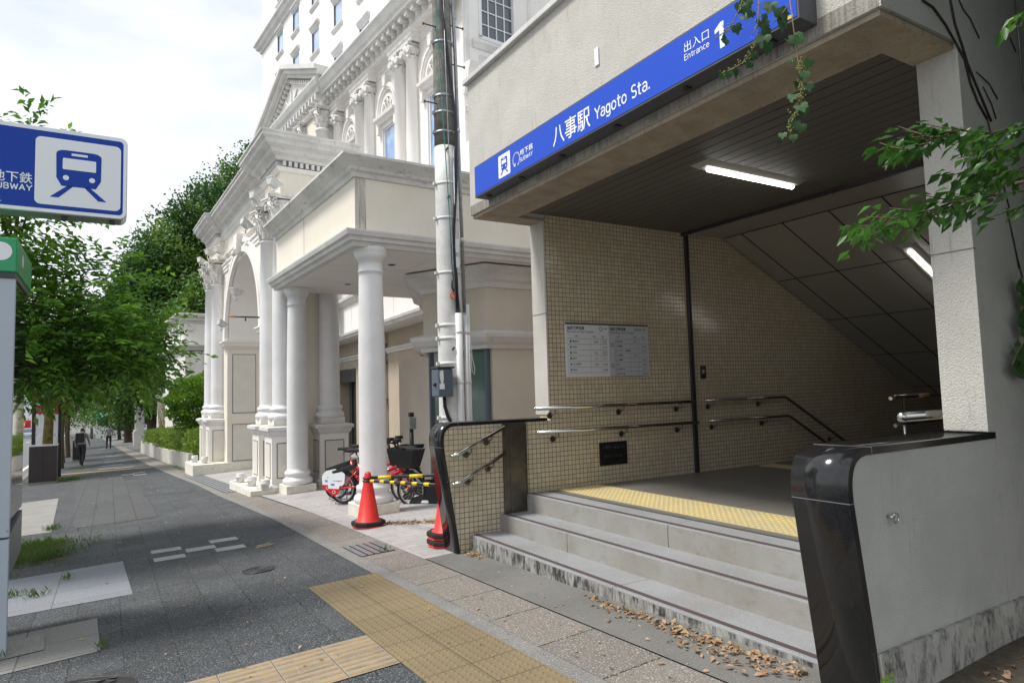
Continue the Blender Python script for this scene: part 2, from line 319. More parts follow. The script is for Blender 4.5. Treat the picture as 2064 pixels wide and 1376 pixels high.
M['walk']=grid_mat('dark paving blocks','xy',.30,.30,.0045,(.046,.052,.059),(.026,.030,.035),(.007,.008,.009),rough=.85,offset=0,bump=.5,speck=(.26,.27,.275),sscale=105,dirt=(.024,.026,.028))
M['walk2']=grid_mat('lined paving blocks','xy',.30,1.2,.006,(.060,.064,.066),(.046,.05,.052),(.012,.013,.013),rough=.85,bump=.3,speck=(.17,.17,.17),sscale=120)
M['lighttile']=grid_mat('pale granite blocks','xy',.62,.45,.004,(.20,.215,.245),(.17,.185,.21),(.06,.065,.07),rough=.8,bump=.4,speck=(.42,.44,.47),sscale=230)
M['slab']=grid_mat('concrete slabs','xy',.55,.42,.005,(.215,.21,.20),(.18,.176,.165),(.07,.07,.065),rough=.85,bump=.4,speck=(.36,.36,.34),sscale=200)
M['agg']=grid_mat('exposed aggregate slabs','xy',2.2,.60,.007,(.185,.165,.145),(.155,.14,.125),(.028,.026,.024),rough=.9,bump=.5,speck=(.44,.41,.37),sscale=95,bd=.008)
M['kerb']=mat('speckled kerb',(.20,.197,.19),(.155,.152,.148),rough=.9,scale=4,speck=(.40,.39,.37),sscale=110,bump=.4,bscale=120)
M['apron']=mat('concrete apron',(.165,.162,.15),(.115,.115,.108),rough=.9,scale=1.5,speck=(.25,.245,.23),sscale=120,bump=.25,bscale=140)
M['court']=grid_mat('forecourt tiles','xy',.30,.15,.003,(.42,.40,.40),(.36,.345,.345),(.17,.16,.16),rough=.75,offset=.5,bump=.4,dirt=(.26,.25,.24))
M['floor']=grid_mat('concourse floor','xy',.60,.60,.004,(.20,.19,.175),(.165,.157,.145),(.05,.047,.043),rough=.42,bump=.3)
M['concpath']=mat('concrete path',(.245,.24,.225),(.19,.186,.175),rough=.9,scale=2,bump=.2,speck=(.42,.41,.39),sscale=90)
M['tact']=mat('ochre tactile',(.225,.175,.095),(.18,.14,.08),rough=.8,scale=1.4,speck=(.14,.11,.065),sscale=150,bump=.1)
M['tactbar']=mat('guiding bar tile',(.29,.245,.19),(.24,.205,.16),rough=.85,scale=3,speck=(.46,.36,.22),sscale=140,bump=.2)
M['barline']=mat('guiding bar ridge',(.36,.25,.125),(.22,.17,.11),rough=.8,scale=8,bump=.2)
M['tacty']=mat('yellow tactile',(.56,.45,.20),(.48,.41,.24),rough=.6,scale=5)
M['orange']=mat('orange guide line',(.55,.33,.13),rough=.8)
M['forest']=M['leafH']
# ================================================================= GROUND
XB=[-3.46,3.04,3.94]
def strip(mb,fl,fr,ys,dz):
    for a,b in zip(ys,ys[1:]):
        la,ra,lb,rb=fl(a),fr(a),fl(b),fr(b)
        ts=[0,1]
        for x in XB:
            if min(la,lb)<x<max(ra,rb):
                ta=min(max((x-la)/(ra-la),0),1); tb=min(max((x-lb)/(rb-lb),0),1)
                ts.append((ta,tb))
        ts=sorted([(t,t) if not isinstance(t,tuple) else t for t in ts])
        for (p,p2),(q,q2) in zip(ts,ts[1:]):
            P=[(la+(ra-la)*p,a),(la+(ra-la)*q,a),(lb+(rb-lb)*q2,b),(lb+(rb-lb)*p2,b)]
            mb.poly(*[(x,y,gz(x,y)+dz) for x,y in P])
def yr(a,b,s=2.0):
    k=max(1,int((b-a)/s)); L=[a+(b-a)*i/k for i in range(k+1)]
    return sorted(set(L+[y for y in KY+[50] if a<y<b]))
def sheet(name,fl,fr,a,b,dz,m,s=2.0):
    mb=MB(); strip(mb,fl if callable(fl) else (lambda y:fl),fr if callable(fr) else (lambda y:fr),yr(a,b,s),dz); return struct(mb,name,m)
mb=MB(); xs=[-300,-120,-60,-30,-12,-3.46,0,3.04,3.94,10,30,60,120,300]; ys=[-60,-8,0,25,50,75,100,150,200,260,400,900]
for x0,x1 in zip(xs,xs[1:]):
    for y0,y1 in zip(ys,ys[1:]): mb.poly(*[(x,y,gz(x,y)) for x,y in ((x0,y0),(x1,y0),(x1,y1),(x0,y1))])
struct(mb,'ground',M['apron'])
rl=lambda y:kx(y)-3.85-.0*y
sheet('road',lambda y:rl(y)-9.5,rl,-8,200,-.0+.004,M['road'])
sheet('pavement',lambda y:rl(y)+.15,kx,-8,142,.008,M['walk'])
sheet('pavement_lined',lambda y:kx(y)-2.35,lambda y:kx(y)-1.15,12.3,24.5,.012,M['walk2'])
mb=MB()   # road kerb, a real step
ysr=yr(-8,142)
for a,b in zip(ysr,ysr[1:]):
    P=[(rl(a),a),(rl(a)+.15,a),(rl(b)+.15,b),(rl(b),b)]
    t=[(x,y,gz(x,y)+.02) for x,y in P]; d=[(x,y,gz(x,y)-.1) for x,y in P]
    k=mb.V(*t,*d); mb.F((k,k+1,k+2,k+3),(k,k+3,k+7,k+4),(k+1,k+5,k+6,k+2))
struct(mb,'road_kerb',M['kerb'])
mb=MB()
strip(mb,lambda y:kx(y)-4.25,lambda y:kx(y)-4.1,yr(20,140),.010)
for c in (-7.3,):
    y=22
    while y<190: strip(mb,lambda q:kx(q)+c,lambda q:kx(q)+c+.15,[y,y+4],.010); y+=9
strip(mb,lambda q:kx(q)-10.6,lambda q:kx(q)-10.45,yr(20,190),.010)
struct(mb,'road_markings',M['line'])
sheet('kerb_strip',kx,lambda y:kx(y)+.14,-8,142,.012,M['kerb'])
sheet('aggregate_band',lambda y:kx(y)+.145,lambda y:kx(y)+.56 if y<12 else kx(y)+.5,-8,60,.010,M['agg'])
sheet('hotel_forecourt',lambda y:kx(y)+.55,26,5.98,24,.014,M['court'])
sheet('concrete_apron',lambda y:kx(y)+.57,3.3,-8,5.98,.012,M['apron'])
sheet('corner_ground',3.3,12,-8,1.9,.012,M['soil'])
# pale block patches on the pavement
mb=MB()
def quad(mb,pts,dz=.012): mb.poly(*[(x,y,gz(x,y)+dz) for x,y in pts])
quad(mb,[(-1.9,7.05),(.20,6.95),(.15,8.72),(-1.9,8.75)]); struct(mb,'pale_block_patch',M['lighttile'])
mb=MB(); quad(mb,[(-1.6,5.3),(-.03,5.4),(-.06,6.33),(-1.6,6.3)]); struct(mb,'concrete_slab_patch',M['slab'])
mb=MB(); quad(mb,[(-1.4,5.62),(-.36,5.72),(-.39,6.16),(-1.4,6.1)],.018); struct(mb,'kiosk_footing',M['concpath'])
mb=MB(); quad(mb,[(-2.3,12.5),(-.72,12.3),(-.95,18.3),(-2.3,18.2)]); struct(mb,'concrete_path',M['concpath'])
mb=MB(); quad(mb,[(-2.1,9.3),(-.42,9.5),(-.52,11.5),(-2.1,11.6)]); quad(mb,[(-2.2,24.2),(-.95,24.0),(-.85,25.6),(-2.2,25.6)]); struct(mb,'planting_soil',M['soil'])
# white / pale markers in the paving
mb=MB()
for (x,y) in ((.44,8.32),(.44,8.98-.12),(.78,8.57),(1.07,8.9),(1.06,8.27)):
    quad(mb,[(x,y),(x+.31,y-.03),(x+.31,y+.20),(x,y+.23)])
for (x0,x1,y) in ((0,.35,23.1),(.35,.7,23.9),(.65,1.0,23.2),(.65,1.0,24.3),(-.3,.25,28.9),(.2,.8,28.4),(-.2,.5,30.9),(-.15,.7,33.9),(-.2,.5,37.5),(-.1,.5,41),(-.4,.2,46),(-.6,.2,55)):
    quad(mb,[(x0,y),(x1,y),(x1,y+.28),(x0,y+.28)])
struct(mb,'pale_paving_marks',mat('pale marker block',(.34,.35,.36),(.27,.28,.285),rough=.85,scale=6,speck=(.48,.48,.48),sscale=130))
mb=MB(); quad(mb,[(-1.6,28.3),(1.28,26.6),(1.28,26.85),(-1.6,28.6)],.013); struct(mb,'orange_guide_line',M['orange'])
# tactile paving with real domes and bars
TX0,TY1=1.46,5.86
mb=MB(); dome=MB()
def slope_pt(x,y,dz): return (x,y,gz(x,y)+dz)
for i in range(2):
    for j in range(15):
        x0=TX0+i*.302; y1=TY1-j*.302; quad(mb,[(x0+.002,y1-.298),(x0+.3,y1-.298),(x0+.3,y1),(x0+.002,y1)],.0145)
        if y1<-.5: continue
        for p in range(6):
            for q in range(6):
                cx,cy=x0+.025+p*.05,y1-.025-q*.05; z=gz(cx,cy)+.0145
                a=dome.V(*[(cx+.0145*math.cos(t*math.pi/4),cy+.0145*math.sin(t*math.pi/4),z) for t in range(8)]); b=dome.V(*[(cx+.009*math.cos(t*math.pi/4),cy+.009*math.sin(t*math.pi/4),z+.005) for t in range(8)])
                dome.smooth=True
                for t in range(8): dome.F((a+t,a+(t+1)%8,b+(t+1)%8,b+t))
                dome.F(tuple(range(b,b+8))); dome.smooth=False
tp=struct(mb,'tactile_paving',M['tact']); dm=dome.build('tactile_domes',M['tact'],tp)
mb=MB(); br=MB()
for i in range(9):
    for j in range(2):
        x1=TX0-.002-i*.302; y1=TY1-1.515-j*.302; quad(mb,[(x1-.298,y1-.298),(x1,y1-.298),(x1,y1),(x1-.298,y1)],.0145)
        for q in range(4):
            yy=y1-.04-q*.073; br.poly(*[slope_pt(x,y,.0195) for x,y in ((x1-.29,yy-.017),(x1-.01,yy-.017),(x1-.01,yy+.003),(x1-.29,yy+.003))])
            br.poly(*[(x,y,gz(x,y)+d) for x,y,d in ((x1-.29,yy-.024,.0148),(x1-.01,yy-.024,.0148),(x1-.01,yy-.017,.0195),(x1-.29,yy-.017,.0195))])
bp=struct(mb,'guiding_paving',M['tactbar']); br.build('guiding_ridges',M['barline'],bp)
# ================================================================= STATION ENTRANCE
K=1.0458; FX=3.277; FY0,FY1=1.745,6.17; FZ=1.865; FT=3.30; WY=5.9; FLZ=-1.067
st=thing('station_entrance','cream concrete subway station entrance hall with tiled side wall and open front','station entrance',(4.0,4,-1.07))
# fascia with its soffit beam round the opening
mb=MB(); mb.box(FX,FX+.42,1.965,FY1,FZ,FT); mb.build('fascia',M['rough_conc'],st)
mb=MB(); mb.box(FX+.42,9.5,5.904,FY1,FZ,FT); mb.build('side_upper_wall',M['rough_conc'],st)
mb=MB(); mb.box(FX+.02,FX+.42,FY0+.02,FY1-.02,FZ-.035,FZ-.002); mb.box(FX+.42,4.02,5.9,FY1-.02,FZ-.035,FZ-.002); mb.box(FX+.42,4.02,FY0+.02,1.985,FZ-.035,FZ-.002); mb.build('soffit_beam',M['conc_beam'],st)
mb=MB(); mb.box(FX+.0-.004,FX-.0005,FY0+.01,FY1-.01,FZ,FZ+.10); mb.build('stained_drip_edge',M['dripped'],st)
mb=MB(); mb.box(FX-.05,FX+.30,FY0-.03,FY1+.03,FT,FT+.055); mb.build('fascia_coping',M['mildew'],st,bevel=.008)
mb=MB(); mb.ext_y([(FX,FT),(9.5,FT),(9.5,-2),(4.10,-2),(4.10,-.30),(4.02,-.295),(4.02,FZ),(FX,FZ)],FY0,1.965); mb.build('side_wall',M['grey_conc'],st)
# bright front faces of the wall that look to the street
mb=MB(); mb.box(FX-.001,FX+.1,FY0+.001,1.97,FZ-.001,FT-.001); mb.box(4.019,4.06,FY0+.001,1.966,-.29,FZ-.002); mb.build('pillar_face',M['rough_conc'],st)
mb=MB(); mb.box(4.018,4.05,FY0-.001,1.967,.695,.703); mb.build('pillar_joint',M['groove'],st)
mb=MB(); mb.box(4.25,9.5,FY0-.02,FY0,-1.9,-1.19); mb.build('side_plinth',M['plinth'],st)
mb=MB(); mb.box(4.02,4.20,WY+.002,FY1-.01,-.27,FZ-.036); mb.build('pilaster',M['rough_conc'],st)
mb=MB(); mb.box(4.017,4.21,WY+.0015,FY1-.008,.815,.823); mb.build('pilaster_joint',M['groove'],st)
# ceiling of long strips with dark joints
mb=MB(); x=FX+.43
while x<6.1: mb.box(x,x+.118,1.97,5.9,1.90,1.93); x+=.131
mb.build('ceiling_strips',M['louvre'],st)
mb=MB(); mb.box(FX+.42,6.22,1.965,5.9,1.925,1.96); mb.build('ceiling_backing',M['gap'],st)
mb=MB(); mb.box(6.10,6.14,1.97,5.9,1.86,1.925); mb.build('ceiling_edge_trim',M['dkmetal'],st)
# tiled side wall with vertical joint rail
mb=MB(); mb.ext_y([(4.035,-.33),(4.035,1.925),(6.10,1.94),(6.80,2.2),(14.5,-1.5),(14.5,-6.5),(7.9,-1.2),(3.70,-1.2),(3.70,-.33)],WY,WY+.2); mb.build('tiled_wall',M['tile'],st)
mb=MB(); mb.box(6.145,6.165,WY-.03,WY,-1.067,1.92); mb.box(6.185,6.205,WY-.03,WY,-1.067,1.92); mb.box(6.165,6.185,WY-.012,WY,-1.067,1.92); mb.build('shutter_rail',M['dkmetal'],st)
# stair hall: recess, sloping panelled ceiling, far walls
mb=MB(); mb.box(6.14,6.86,1.97,5.9,1.905,1.95); mb.build('recess_ceiling',M['cpanel'],st)
mb=MB(); S0,S1=(6.86,1.90),(14.6,-1.82)
ns=1.17; L=math.hypot(S1[0]-S0[0],S1[1]-S0[1]); dx,dz=(S1[0]-S0[0])/L,(S1[1]-S0[1])/L
i=0
while i*ns<L:
    a,b=i*ns+.008,min((i+1)*ns-.008,L)
    y=5.895
    while y>1.0:
        y2=y-.60 if y<5.8 else y-.30
        P=[(S0[0]+dx*a,S0[1]+dz*a),(S0[0]+dx*b,S0[1]+dz*b)]
        k=mb.V((P[0][0],y-.012,P[0][1]),(P[0][0],y2+.006,P[0][1]),(P[1][0],y2+.006,P[1][1]),(P[1][0],y-.012,P[1][1])); mb.F((k,k+1,k+2,k+3)); y=y2
    i+=1
mb.build('sloped_ceiling_panels',M['cpanel'],st)
mb=MB(); mb.poly((S0[0],.4,S0[1]+.03),(S0[0],5.9,S0[1]+.03),(S1[0],5.9,S1[1]+.03),(S1[0],.4,S1[1]+.03)); mb.box(6.1,6.9,.4,5.9,1.955,1.97); mb.build('stair_ceiling_backing',M['gap'],st)
mb=MB(); mb.box(14.5,14.6,.3,5.9,-7,-1.0); mb.box(4.4,14.5,1.0,1.2,-7,2.3); mb.box(3.5,14.6,1.0,6.1,3.25,3.3); mb.build('stair_hall_wall',M['cpanel'],st)
# floors and steps
mb=MB(); mb.box(3.96,7.9,1.97,5.9,-1.3,FLZ); mb.build('concourse_floor',M['floor'],st)
mb=MB()
for i in range(22): mb.box(7.9+i*.3,8.2+i*.3,1.2,5.9,FLZ-.16*(i+1)-.3,FLZ-.16*(i+1))
mb.build('descending_stairs',M['floor'],st)
def tacstrip(x0,x1,y0,y1,name,m):
    mb=MB(); mb.box(x0,x1,y0,y1,FLZ+.001,FLZ+.005)
    x=x0+.03
    while x<x1-.01:
        y=y0+.03
        while y<y1-.01:
            a=mb.V(*[(x+.016*math.cos(t*math.pi/3),y+.016*math.sin(t*math.pi/3),FLZ+.005) for t in range(6)]); b=mb.V(*[(x+.010*math.cos(t*math.pi/3),y+.010*math.sin(t*math.pi/3),FLZ+.010) for t in range(6)])
            for t in range(6): mb.F((a+t,a+(t+1)%6,b+(t+1)%6,b+t))
            mb.F(tuple(range(b,b+6))); y+=.06
        x+=.06
    return mb.build(name,m,st)
tacstrip(4.08,4.64,2.04,5.86,'tactile_strip',M['tacty']); tacstrip(7.2,7.5,2.1,5.8,'tactile_strip',M['tacty'])
ss=thing('entrance_steps','three low grey granite steps with dark anti slip strips in front of the station','steps',(3.1,4,-1.5))
for i,(x0,x1,z,cut) in enumerate(((3.043,3.40,-1.398,[3.75]),(3.382,3.71,-1.239,[4.75,2.35]),(3.694,3.965,FLZ,[3.85]))):
    y0,y1=2.03,5.897
    mb=MB(); zb=-1.66 if i==0 else z-.22
    ys_=[y0]+sorted(cut)+[y1]
    mb=MB()
    for a,b in zip(ys_,ys_[1:]): mb.box(x0,x1+.02 if i==2 else x1,a+.0015,b-.0015,zb,z)
    sp=mb.build('step',M['step'],ss,bevel=.006)
    mb=MB()
    for a,b in zip(ys_,ys_[1:]): mb.box(x0-.003,x0-.0005,a+.004,b-.004,zb,z-.012)
    mb.build('step_riser',M['riser'] if i else M['mould'],sp)
    mb=MB(); mb.box(x0+.035,x0+.075,y0+.01,y1-.01,z+.0005,z+.003); mb.build('anti_slip_strip',M['strip'],sp)
# low walls with rounded black granite caps
def curve_profile(xt=2.93,zt=-.302,xl=2.742,zl=-.535,xb=2.905,zb=-1.62):
    pts=[(xb,zb),(xl,zl)]
    for i in range(1,9):
        t=i/9; a=(1-t)**2; b_=2*t*(1-t); c=t*t
        pts.append((a*xl+b_*(xl-.035)+c*xt, a*zl+b_*(zt+.0)+c*zt) if False else (a*xl+b_*(xl-.028)+c*xt, a*zl+b_*(zt+.012)+c*zt))
    pts.append((xt,zt)); return pts
def low_wall(name,label,y0,y1,xend,core,faceside):
    t=thing(name,label,'low wall',(3.0,(y0+y1)/2,-1.6))
    P=curve_profile(); 
    inner=[]
    for i,p in enumerate(P):
        a=Vector(P[max(i-1,0)]); b=Vector(P[min(i+1,len(P)-1)]); d=(b-a).normalized(); nn=Vector((d.y,-d.x)); inner.append(Vector(p)+nn*.032)
    Pe=P+[(xend,P[-1][1])]; Ie=[tuple(q) for q in inner]+[(xend,P[-1][1]-.032)]; Ie[0]=(P[0][0]+.032,P[0][1])
    k=len(Pe); mb=MB(); mb.smooth=True
    a=mb.V(*[(x,y0,z) for x,z in Pe]); b=mb.V(*[(x,y1,z) for x,z in Pe]); c=mb.V(*[(x,y0,z) for x,z in Ie]); d=mb.V(*[(x,y1,z) for x,z in Ie])
    for i in range(k-1):
        mb.smooth=True; mb.F((a+i,b+i,b+i+1,a+i+1)); mb.smooth=False; mb.F((a+i,a+i+1,c+i+1,c+i),(b+i,d+i,d+i+1,b+i+1),(c+i,c+i+1,d+i+1,d+i))
    mb.F((a+k-1,b+k-1,d+k-1,c+k-1),(a,c,d,b))
    g=mb.build('granite_cap',M['granite'],t)
    mb=MB(); jz=P[1][1]; mb.box(P[1][0]-.002,P[1][0]+.034,y0-.0015,y1+.0015,jz-.001,jz+.002); mb.box(P[-1][0],P[-1][0]+.003,y0-.0015,y1+.0015,P[-1][1]-.034,P[-1][1]+.0012); mb.build('cap_joint',M['rule'],g)
    mb=MB(); mb.ext_y(Ie+[(xend,-1.62)],y0+.006,y1-.006); mb.build('wall_core',M[core],t)
    return t
lw=low_wall('low_wall','tiled low wall with rounded black granite cap at the far side of the steps',5.893,6.17,3.99,'tile',0)
mb=MB(); mb.box(3.43,3.70,5.872,5.897,-1.24,-.335); mb.build('steel_pocket',M['stain'],lw,bevel=.003)
mb=MB(); mb.box(3.50,3.63,5.868,5.8715,-1.235,-.34); mb.box(3.425,3.44,5.866,5.8715,-1.24,-.335); mb.box(3.69,3.705,5.866,5.8715,-1.24,-.335); mb.build('pocket_panel',M['stain'],lw)
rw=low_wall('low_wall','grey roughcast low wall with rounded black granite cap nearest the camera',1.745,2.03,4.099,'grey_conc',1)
mb=MB(); mb.ext_y([(2.87,-1.19),(4.25,-1.19),(4.25,-1.9),(2.95,-1.9)],1.728,1.75); mb.build('stained_plinth',M['plinth'],rw)
mb=MB(); tm=[(3.05+.0,1.715+.022*math.cos(a),-.625+.022*math.sin(a)) for a in np.linspace(0,2*math.pi,15)]
mb.tube([(3.05+.022*math.cos(a),1.722+.002,-.625+.022*math.sin(a)) for a in np.linspace(0,2*math.pi,17)],.004,6); mb.tube([(3.03,1.755,-.62),(3.03,1.72,-.62)],.008,8); mb.build('eye_bolt',M['chrome'],rw)
# handrails
def rail(label,path,r=.019,brs=(),yw=WY,dirn=1,group='stainless handrails',yoff=.075,mt='chrome'):
    t=thing('handrail',label,'handrail',(path[0][0],yw,path[0][1]),group)
    y=yw-yoff*dirn
    mb=MB(); mb.tube([(x,y,z) for x,z in path],r,12); mb.lathe((path[0][0],y,path[0][1]-r),[(.001,0),(r*.8,.006),(r,r),(r*.8,2*r-.006),(.001,2*r)],10)
    mb.build('rail',M[mt],t)
    for bx,bz in brs:
        mb=MB(); mb.tube([(bx,y,bz-r),(bx-.004,y,bz-.05),(bx-.02,y+.03*dirn,bz-.075),(bx-.03,yw-.004*dirn,bz-.08)],.007,8)
        mb.smooth=True; mb.tube([(bx-.03,yw-.014*dirn,bz-.08),(bx-.03,yw-.001*dirn,bz-.08)],.032,16); mb.build('bracket',M['stain'],t)
    return t
rail('upper level handrail on the tiled wall left of the shutter rail',[(3.80,-.20),(6.12,-.20)],brs=((4.05,-.20),(5.0,-.20),(5.9,-.20)))
rail('lower level handrail on the tiled wall left of the shutter rail',[(3.83,-.45),(6.17,-.455)],brs=((4.08,-.45),(5.03,-.45),(5.9,-.45)))
rail('upper handrail beyond the shutter rail bending down the stairs',[(6.32,-.195),(7.83,-.195),(7.89,-.215),(12.5,-2.65)],brs=((6.45,-.195),(7.4,-.195),(8.9,-.75)))
rail('lower handrail beyond the shutter rail bending down the stairs',[(6.37,-.45),(7.88,-.45),(7.94,-.47),(12.5,-2.9)],brs=((6.5,-.45),(7.45,-.45),(8.95,-1.0)))
rail('short upper sloping handrail on the low tiled wall',[(2.83,-.615),(2.90,-.60),(2.98,-.56),(3.415,-.365)],brs=((3.04,-.535),(3.27,-.43)),yw=5.897)
rail('short lower sloping handrail on the low tiled wall',[(2.84,-.885),(2.91,-.87),(2.99,-.83),(3.425,-.625)],brs=((3.05,-.80),(3.28,-.695)),yw=5.897)
rail('thick handrail along the inner face of the near low wall',[(3.85,-.215),(9,-.215)],r=.029,brs=((4.35,-.215),),yw=1.97,dirn=-1,yoff=.13)
rail('sloping handrail behind the near granite cap',[(3.02,-.93),(3.6,-.60)],brs=((3.2,-.85),),yw=2.03,dirn=-1,yoff=.075)
# centre stair rail on posts
t=thing('stair_rail','double stainless rail on a post at the top of the stairs','handrail',(6.8,3.7,FLZ))
mb=MB()
mb.tube([(6.6,3.7,-.19),(6.68,3.7,-.175),(8.0,3.7,-.175),(12,3.7,-2.25)],.019,10); mb.build('rail',M['chrome'],t)
mb=MB(); mb.tube([(6.65,3.7,-.46),(6.75,3.7,-.445),(8.0,3.7,-.445),(12,3.7,-2.52)],.019,10); mb.build('rail',M['chrome'],t)
mb=MB(); mb.tube([(6.82,3.7,FLZ),(6.82,3.7,-.18)],.02,10); mb.build('post',M['chrome'],t)
mb=MB(); mb.tube([(7.1,3.7,-.1745),(7.3,3.7,-.1745)],.022,10); mb.build('braille_label',M['orange'],t)
# ceiling lights
def ceil_light(label,xf):
    t=thing('ceiling_light',label,'ceiling light',xf((0,0,0)),'strip lights of the station ceiling')
    mb=MB(xf); k=mb.V((-.66,-.11,0),(.66,-.11,0),(.66,.11,0),(-.66,.11,0),(-.62,-.05,-.035),(.62,-.05,-.035),(.62,.06,-.035),(-.62,.06,-.035)); mb.F((k+4,k+5,k+6,k+7),(k,k+1,k+5,k+4),(k+1,k+2,k+6,k+5),(k+2,k+3,k+7,k+6),(k+3,k,k+4,k+7)); mb.build('housing',M['lamph'],t)
    mb=MB(xf); mb.smooth=True; mb.tube([(-.57,-.01,-.052),(.57,-.01,-.052)],.022,12); mb.build('tube',M['lamp'],t)
ceil_light('lit strip light on the flat ceiling near the front',lambda p:(4.96+p[0],3.9+p[1],1.90+p[2]))
ca,sa=dx,dz
ceil_light('lit strip light on the sloping stair ceiling beside the pillar',lambda p:(8.24+p[0]*ca-p[2]*sa, 4.0+p[1],1.895+dz/dx*(8.24-6.86)+p[0]*sa+p[2]*ca))
# ---- lettering helper
def text(body,P,w,h,mt,parent,name='lettering',bold=0.0,ext=.0006):
    """fit text into a w x h box; P(a,b,d) -> point"""
    c=D.curves.new('t','FONT'); c.body=body; c.size=1; c.offset=bold; c.extrude=0; c.align_x='LEFT'; c.resolution_u=3
    o=D.objects.new('t',c); COL.objects.link(o); dg=bpy.context.evaluated_depsgraph_get(); me=D.meshes.new_from_object(o.evaluated_get(dg))
    D.objects.remove(o); D.curves.remove(c)
    vs=np.array([v.co[:] for v in me.vertices]) if len(me.vertices) else np.zeros((1,3))
    mn,mxx=vs.min(0),vs.max(0); s=mxx-mn; s[s==0]=1
    org=ORG[parent.name]
    for v in me.vertices:
        a=(v.co.x-mn[0])/s[0]*w; b=(v.co.y-mn[1])/s[1]*h; v.co=Vector(P(a,b,0))-org
    me.materials.clear(); me.materials.append(M[mt]); ob=D.objects.new(name,me); COL.objects.link(ob); ob.parent=parent; ORG[ob.name]=org; return ob
def arcp(cx,cy,rx,ry,a0,a1,k=10): return [(cx+rx*math.cos(rad(a0+(a1-a0)*i/k)),cy+ry*math.sin(rad(a0+(a1-a0)*i/k))) for i in range(k+1)]
GL={'Y':(.62,[[(0,1),(.3,.48),(.3,0)],[(.6,1),(.3,.48)]]),'a':(.5,[arcp(.22,.52,.2,.19,150,0)+[(.42,0)],arcp(.21,.2,.2,.2,70,350)]),
'g':(.54,[arcp(.23,.36,.22,.35,20,340),[(.45,.7),(.45,-.08)]+arcp(.24,-.1,.21,.2,0,-150)]),'o':(.56,[arcp(.25,.35,.24,.35,0,360)]),
't':(.38,[[(.13,.95),(.13,.15)]+arcp(.26,.15,.13,.14,180,290),[(0,.68),(.33,.68)]]),'S':(.56,[arcp(.25,.74,.22,.25,40,270)+arcp(.25,.25,.24,.25,90,-140)]),
'.':(.2,[[(.05,.0),(.05,.1)]]),'E':(.52,[[(.43,1),(0,1),(0,0),(.43,0)],[(0,.52),(.38,.52)]]),'n':(.54,[[(0,0),(0,.7)],[(0,.45)]+arcp(.22,.48,.2,.22,170,0)+[(.42,0)]]),
'r':(.34,[[(0,0),(0,.7)],[(0,.42)]+arcp(.2,.45,.2,.25,180,80)]),'c':(.44,[arcp(.24,.35,.23,.35,60,300)]),'e':(.52,[[(.02,.37),(.45,.37)]+arcp(.235,.35,.22,.35,10,310)]),
'U':(.66,[[(0,1),(0,.25)]+arcp(.25,.25,.25,.25,180,360)+[(.5,1)]]),'B':(.6,[[(0,0),(0,1),(.25,1)]+arcp(.25,.77,.18,.23,90,-90)+[(0,.54)],[(.25,.54)]+arcp(.27,.27,.2,.27,90,-90)+[(0,0)]]),
'W':(.86,[[(0,1),(.18,0),(.38,.9),(.58,0),(.76,1)]]),'A':(.66,[[(0,0),(.28,1),(.56,0)],[(.1,.33),(.46,.33)]]),' ':(.3,[])}
def strokes(body,P,w,capz,mt,parent,wt=.13):
    tot=sum(GL[c][0]+.10 for c in body)-.10; sx=w/tot; mb=MB(); x=0; q=0
    for c in body:
        for pl in GL[c][1]:
            pts=[Vector(((x+a)*sx,b*capz)) for a,b in pl]
            for i,(a,b) in enumerate(zip(pts,pts[1:])):
                d=(b-a)
                if d.length<1e-6: continue
                d.normalize(); nn=Vector((-d.y,d.x))*wt*capz/2; e=d*wt*capz*.22; q+=1; o=(q%3)*.00015
                mb.poly(*[P(v.x,v.y,o) for v in (a-nn-e,b-nn+e,b+nn+e,a+nn-e)])
        x+=GL[c][0]+.10
    return mb.build('lettering',M[mt],parent)
def rrect(x0,x1,z0,z1,r,k=6):
    P=[]
    for cx,cz,a0 in ((x1-r,z1-r,0),(x0+r,z1-r,90),(x0+r,z0+r,180),(x1-r,z0+r,270)):
        P+=[(cx+r*math.cos(rad(a0+90*i/k)),cz+r*math.sin(rad(a0+90*i/k))) for i in range(k+1)]
    return P
def flat(mb,P,pts,d): mb.poly(*[P(x,z,d) for x,z in pts])
def train_icon(P,parent,bl,wh):
    """unit square pictogram"""
    mb=MB(); flat(mb,P,rrect(0,1,0,1,.07),.0); mb.build('icon_plate',wh,parent)
    mb=MB()
    body=[(.36,.30),(.64,.30),(.70,.30),(.76,.42),(.765,.78)]+[(.765-.10+.10*math.cos(rad(a)),.78+.06*math.sin(rad(a))) for a in (30,60,90)]+[(.335+.0,.84)]+[(.335-.10*math.sin(rad(a)),.78+.06*math.cos(rad(a))) for a in (30,60,90)]+[(.24,.42),(.30,.30)]
    flat(mb,P,body,.002); flat(mb,P,[(.37,.31),(.44,.31),(.27,.12),(.17,.12)],.002); flat(mb,P,[(.56,.31),(.63,.31),(.83,.12),(.73,.12)],.002); mb.build('train_symbol',bl,parent)
    mb=MB(); flat(mb,P,rrect(.31,.70,.55,.72,.015),.004); flat(mb,P,rrect(.41,.60,.765,.80,.008),.004)
    for cx in (.35,.655): flat(mb,P,[(cx+.036*math.cos(rad(a)),.425+.038*math.sin(rad(a))) for a in range(0,360,24)],.004)
    mb.build('train_windows',wh,parent)
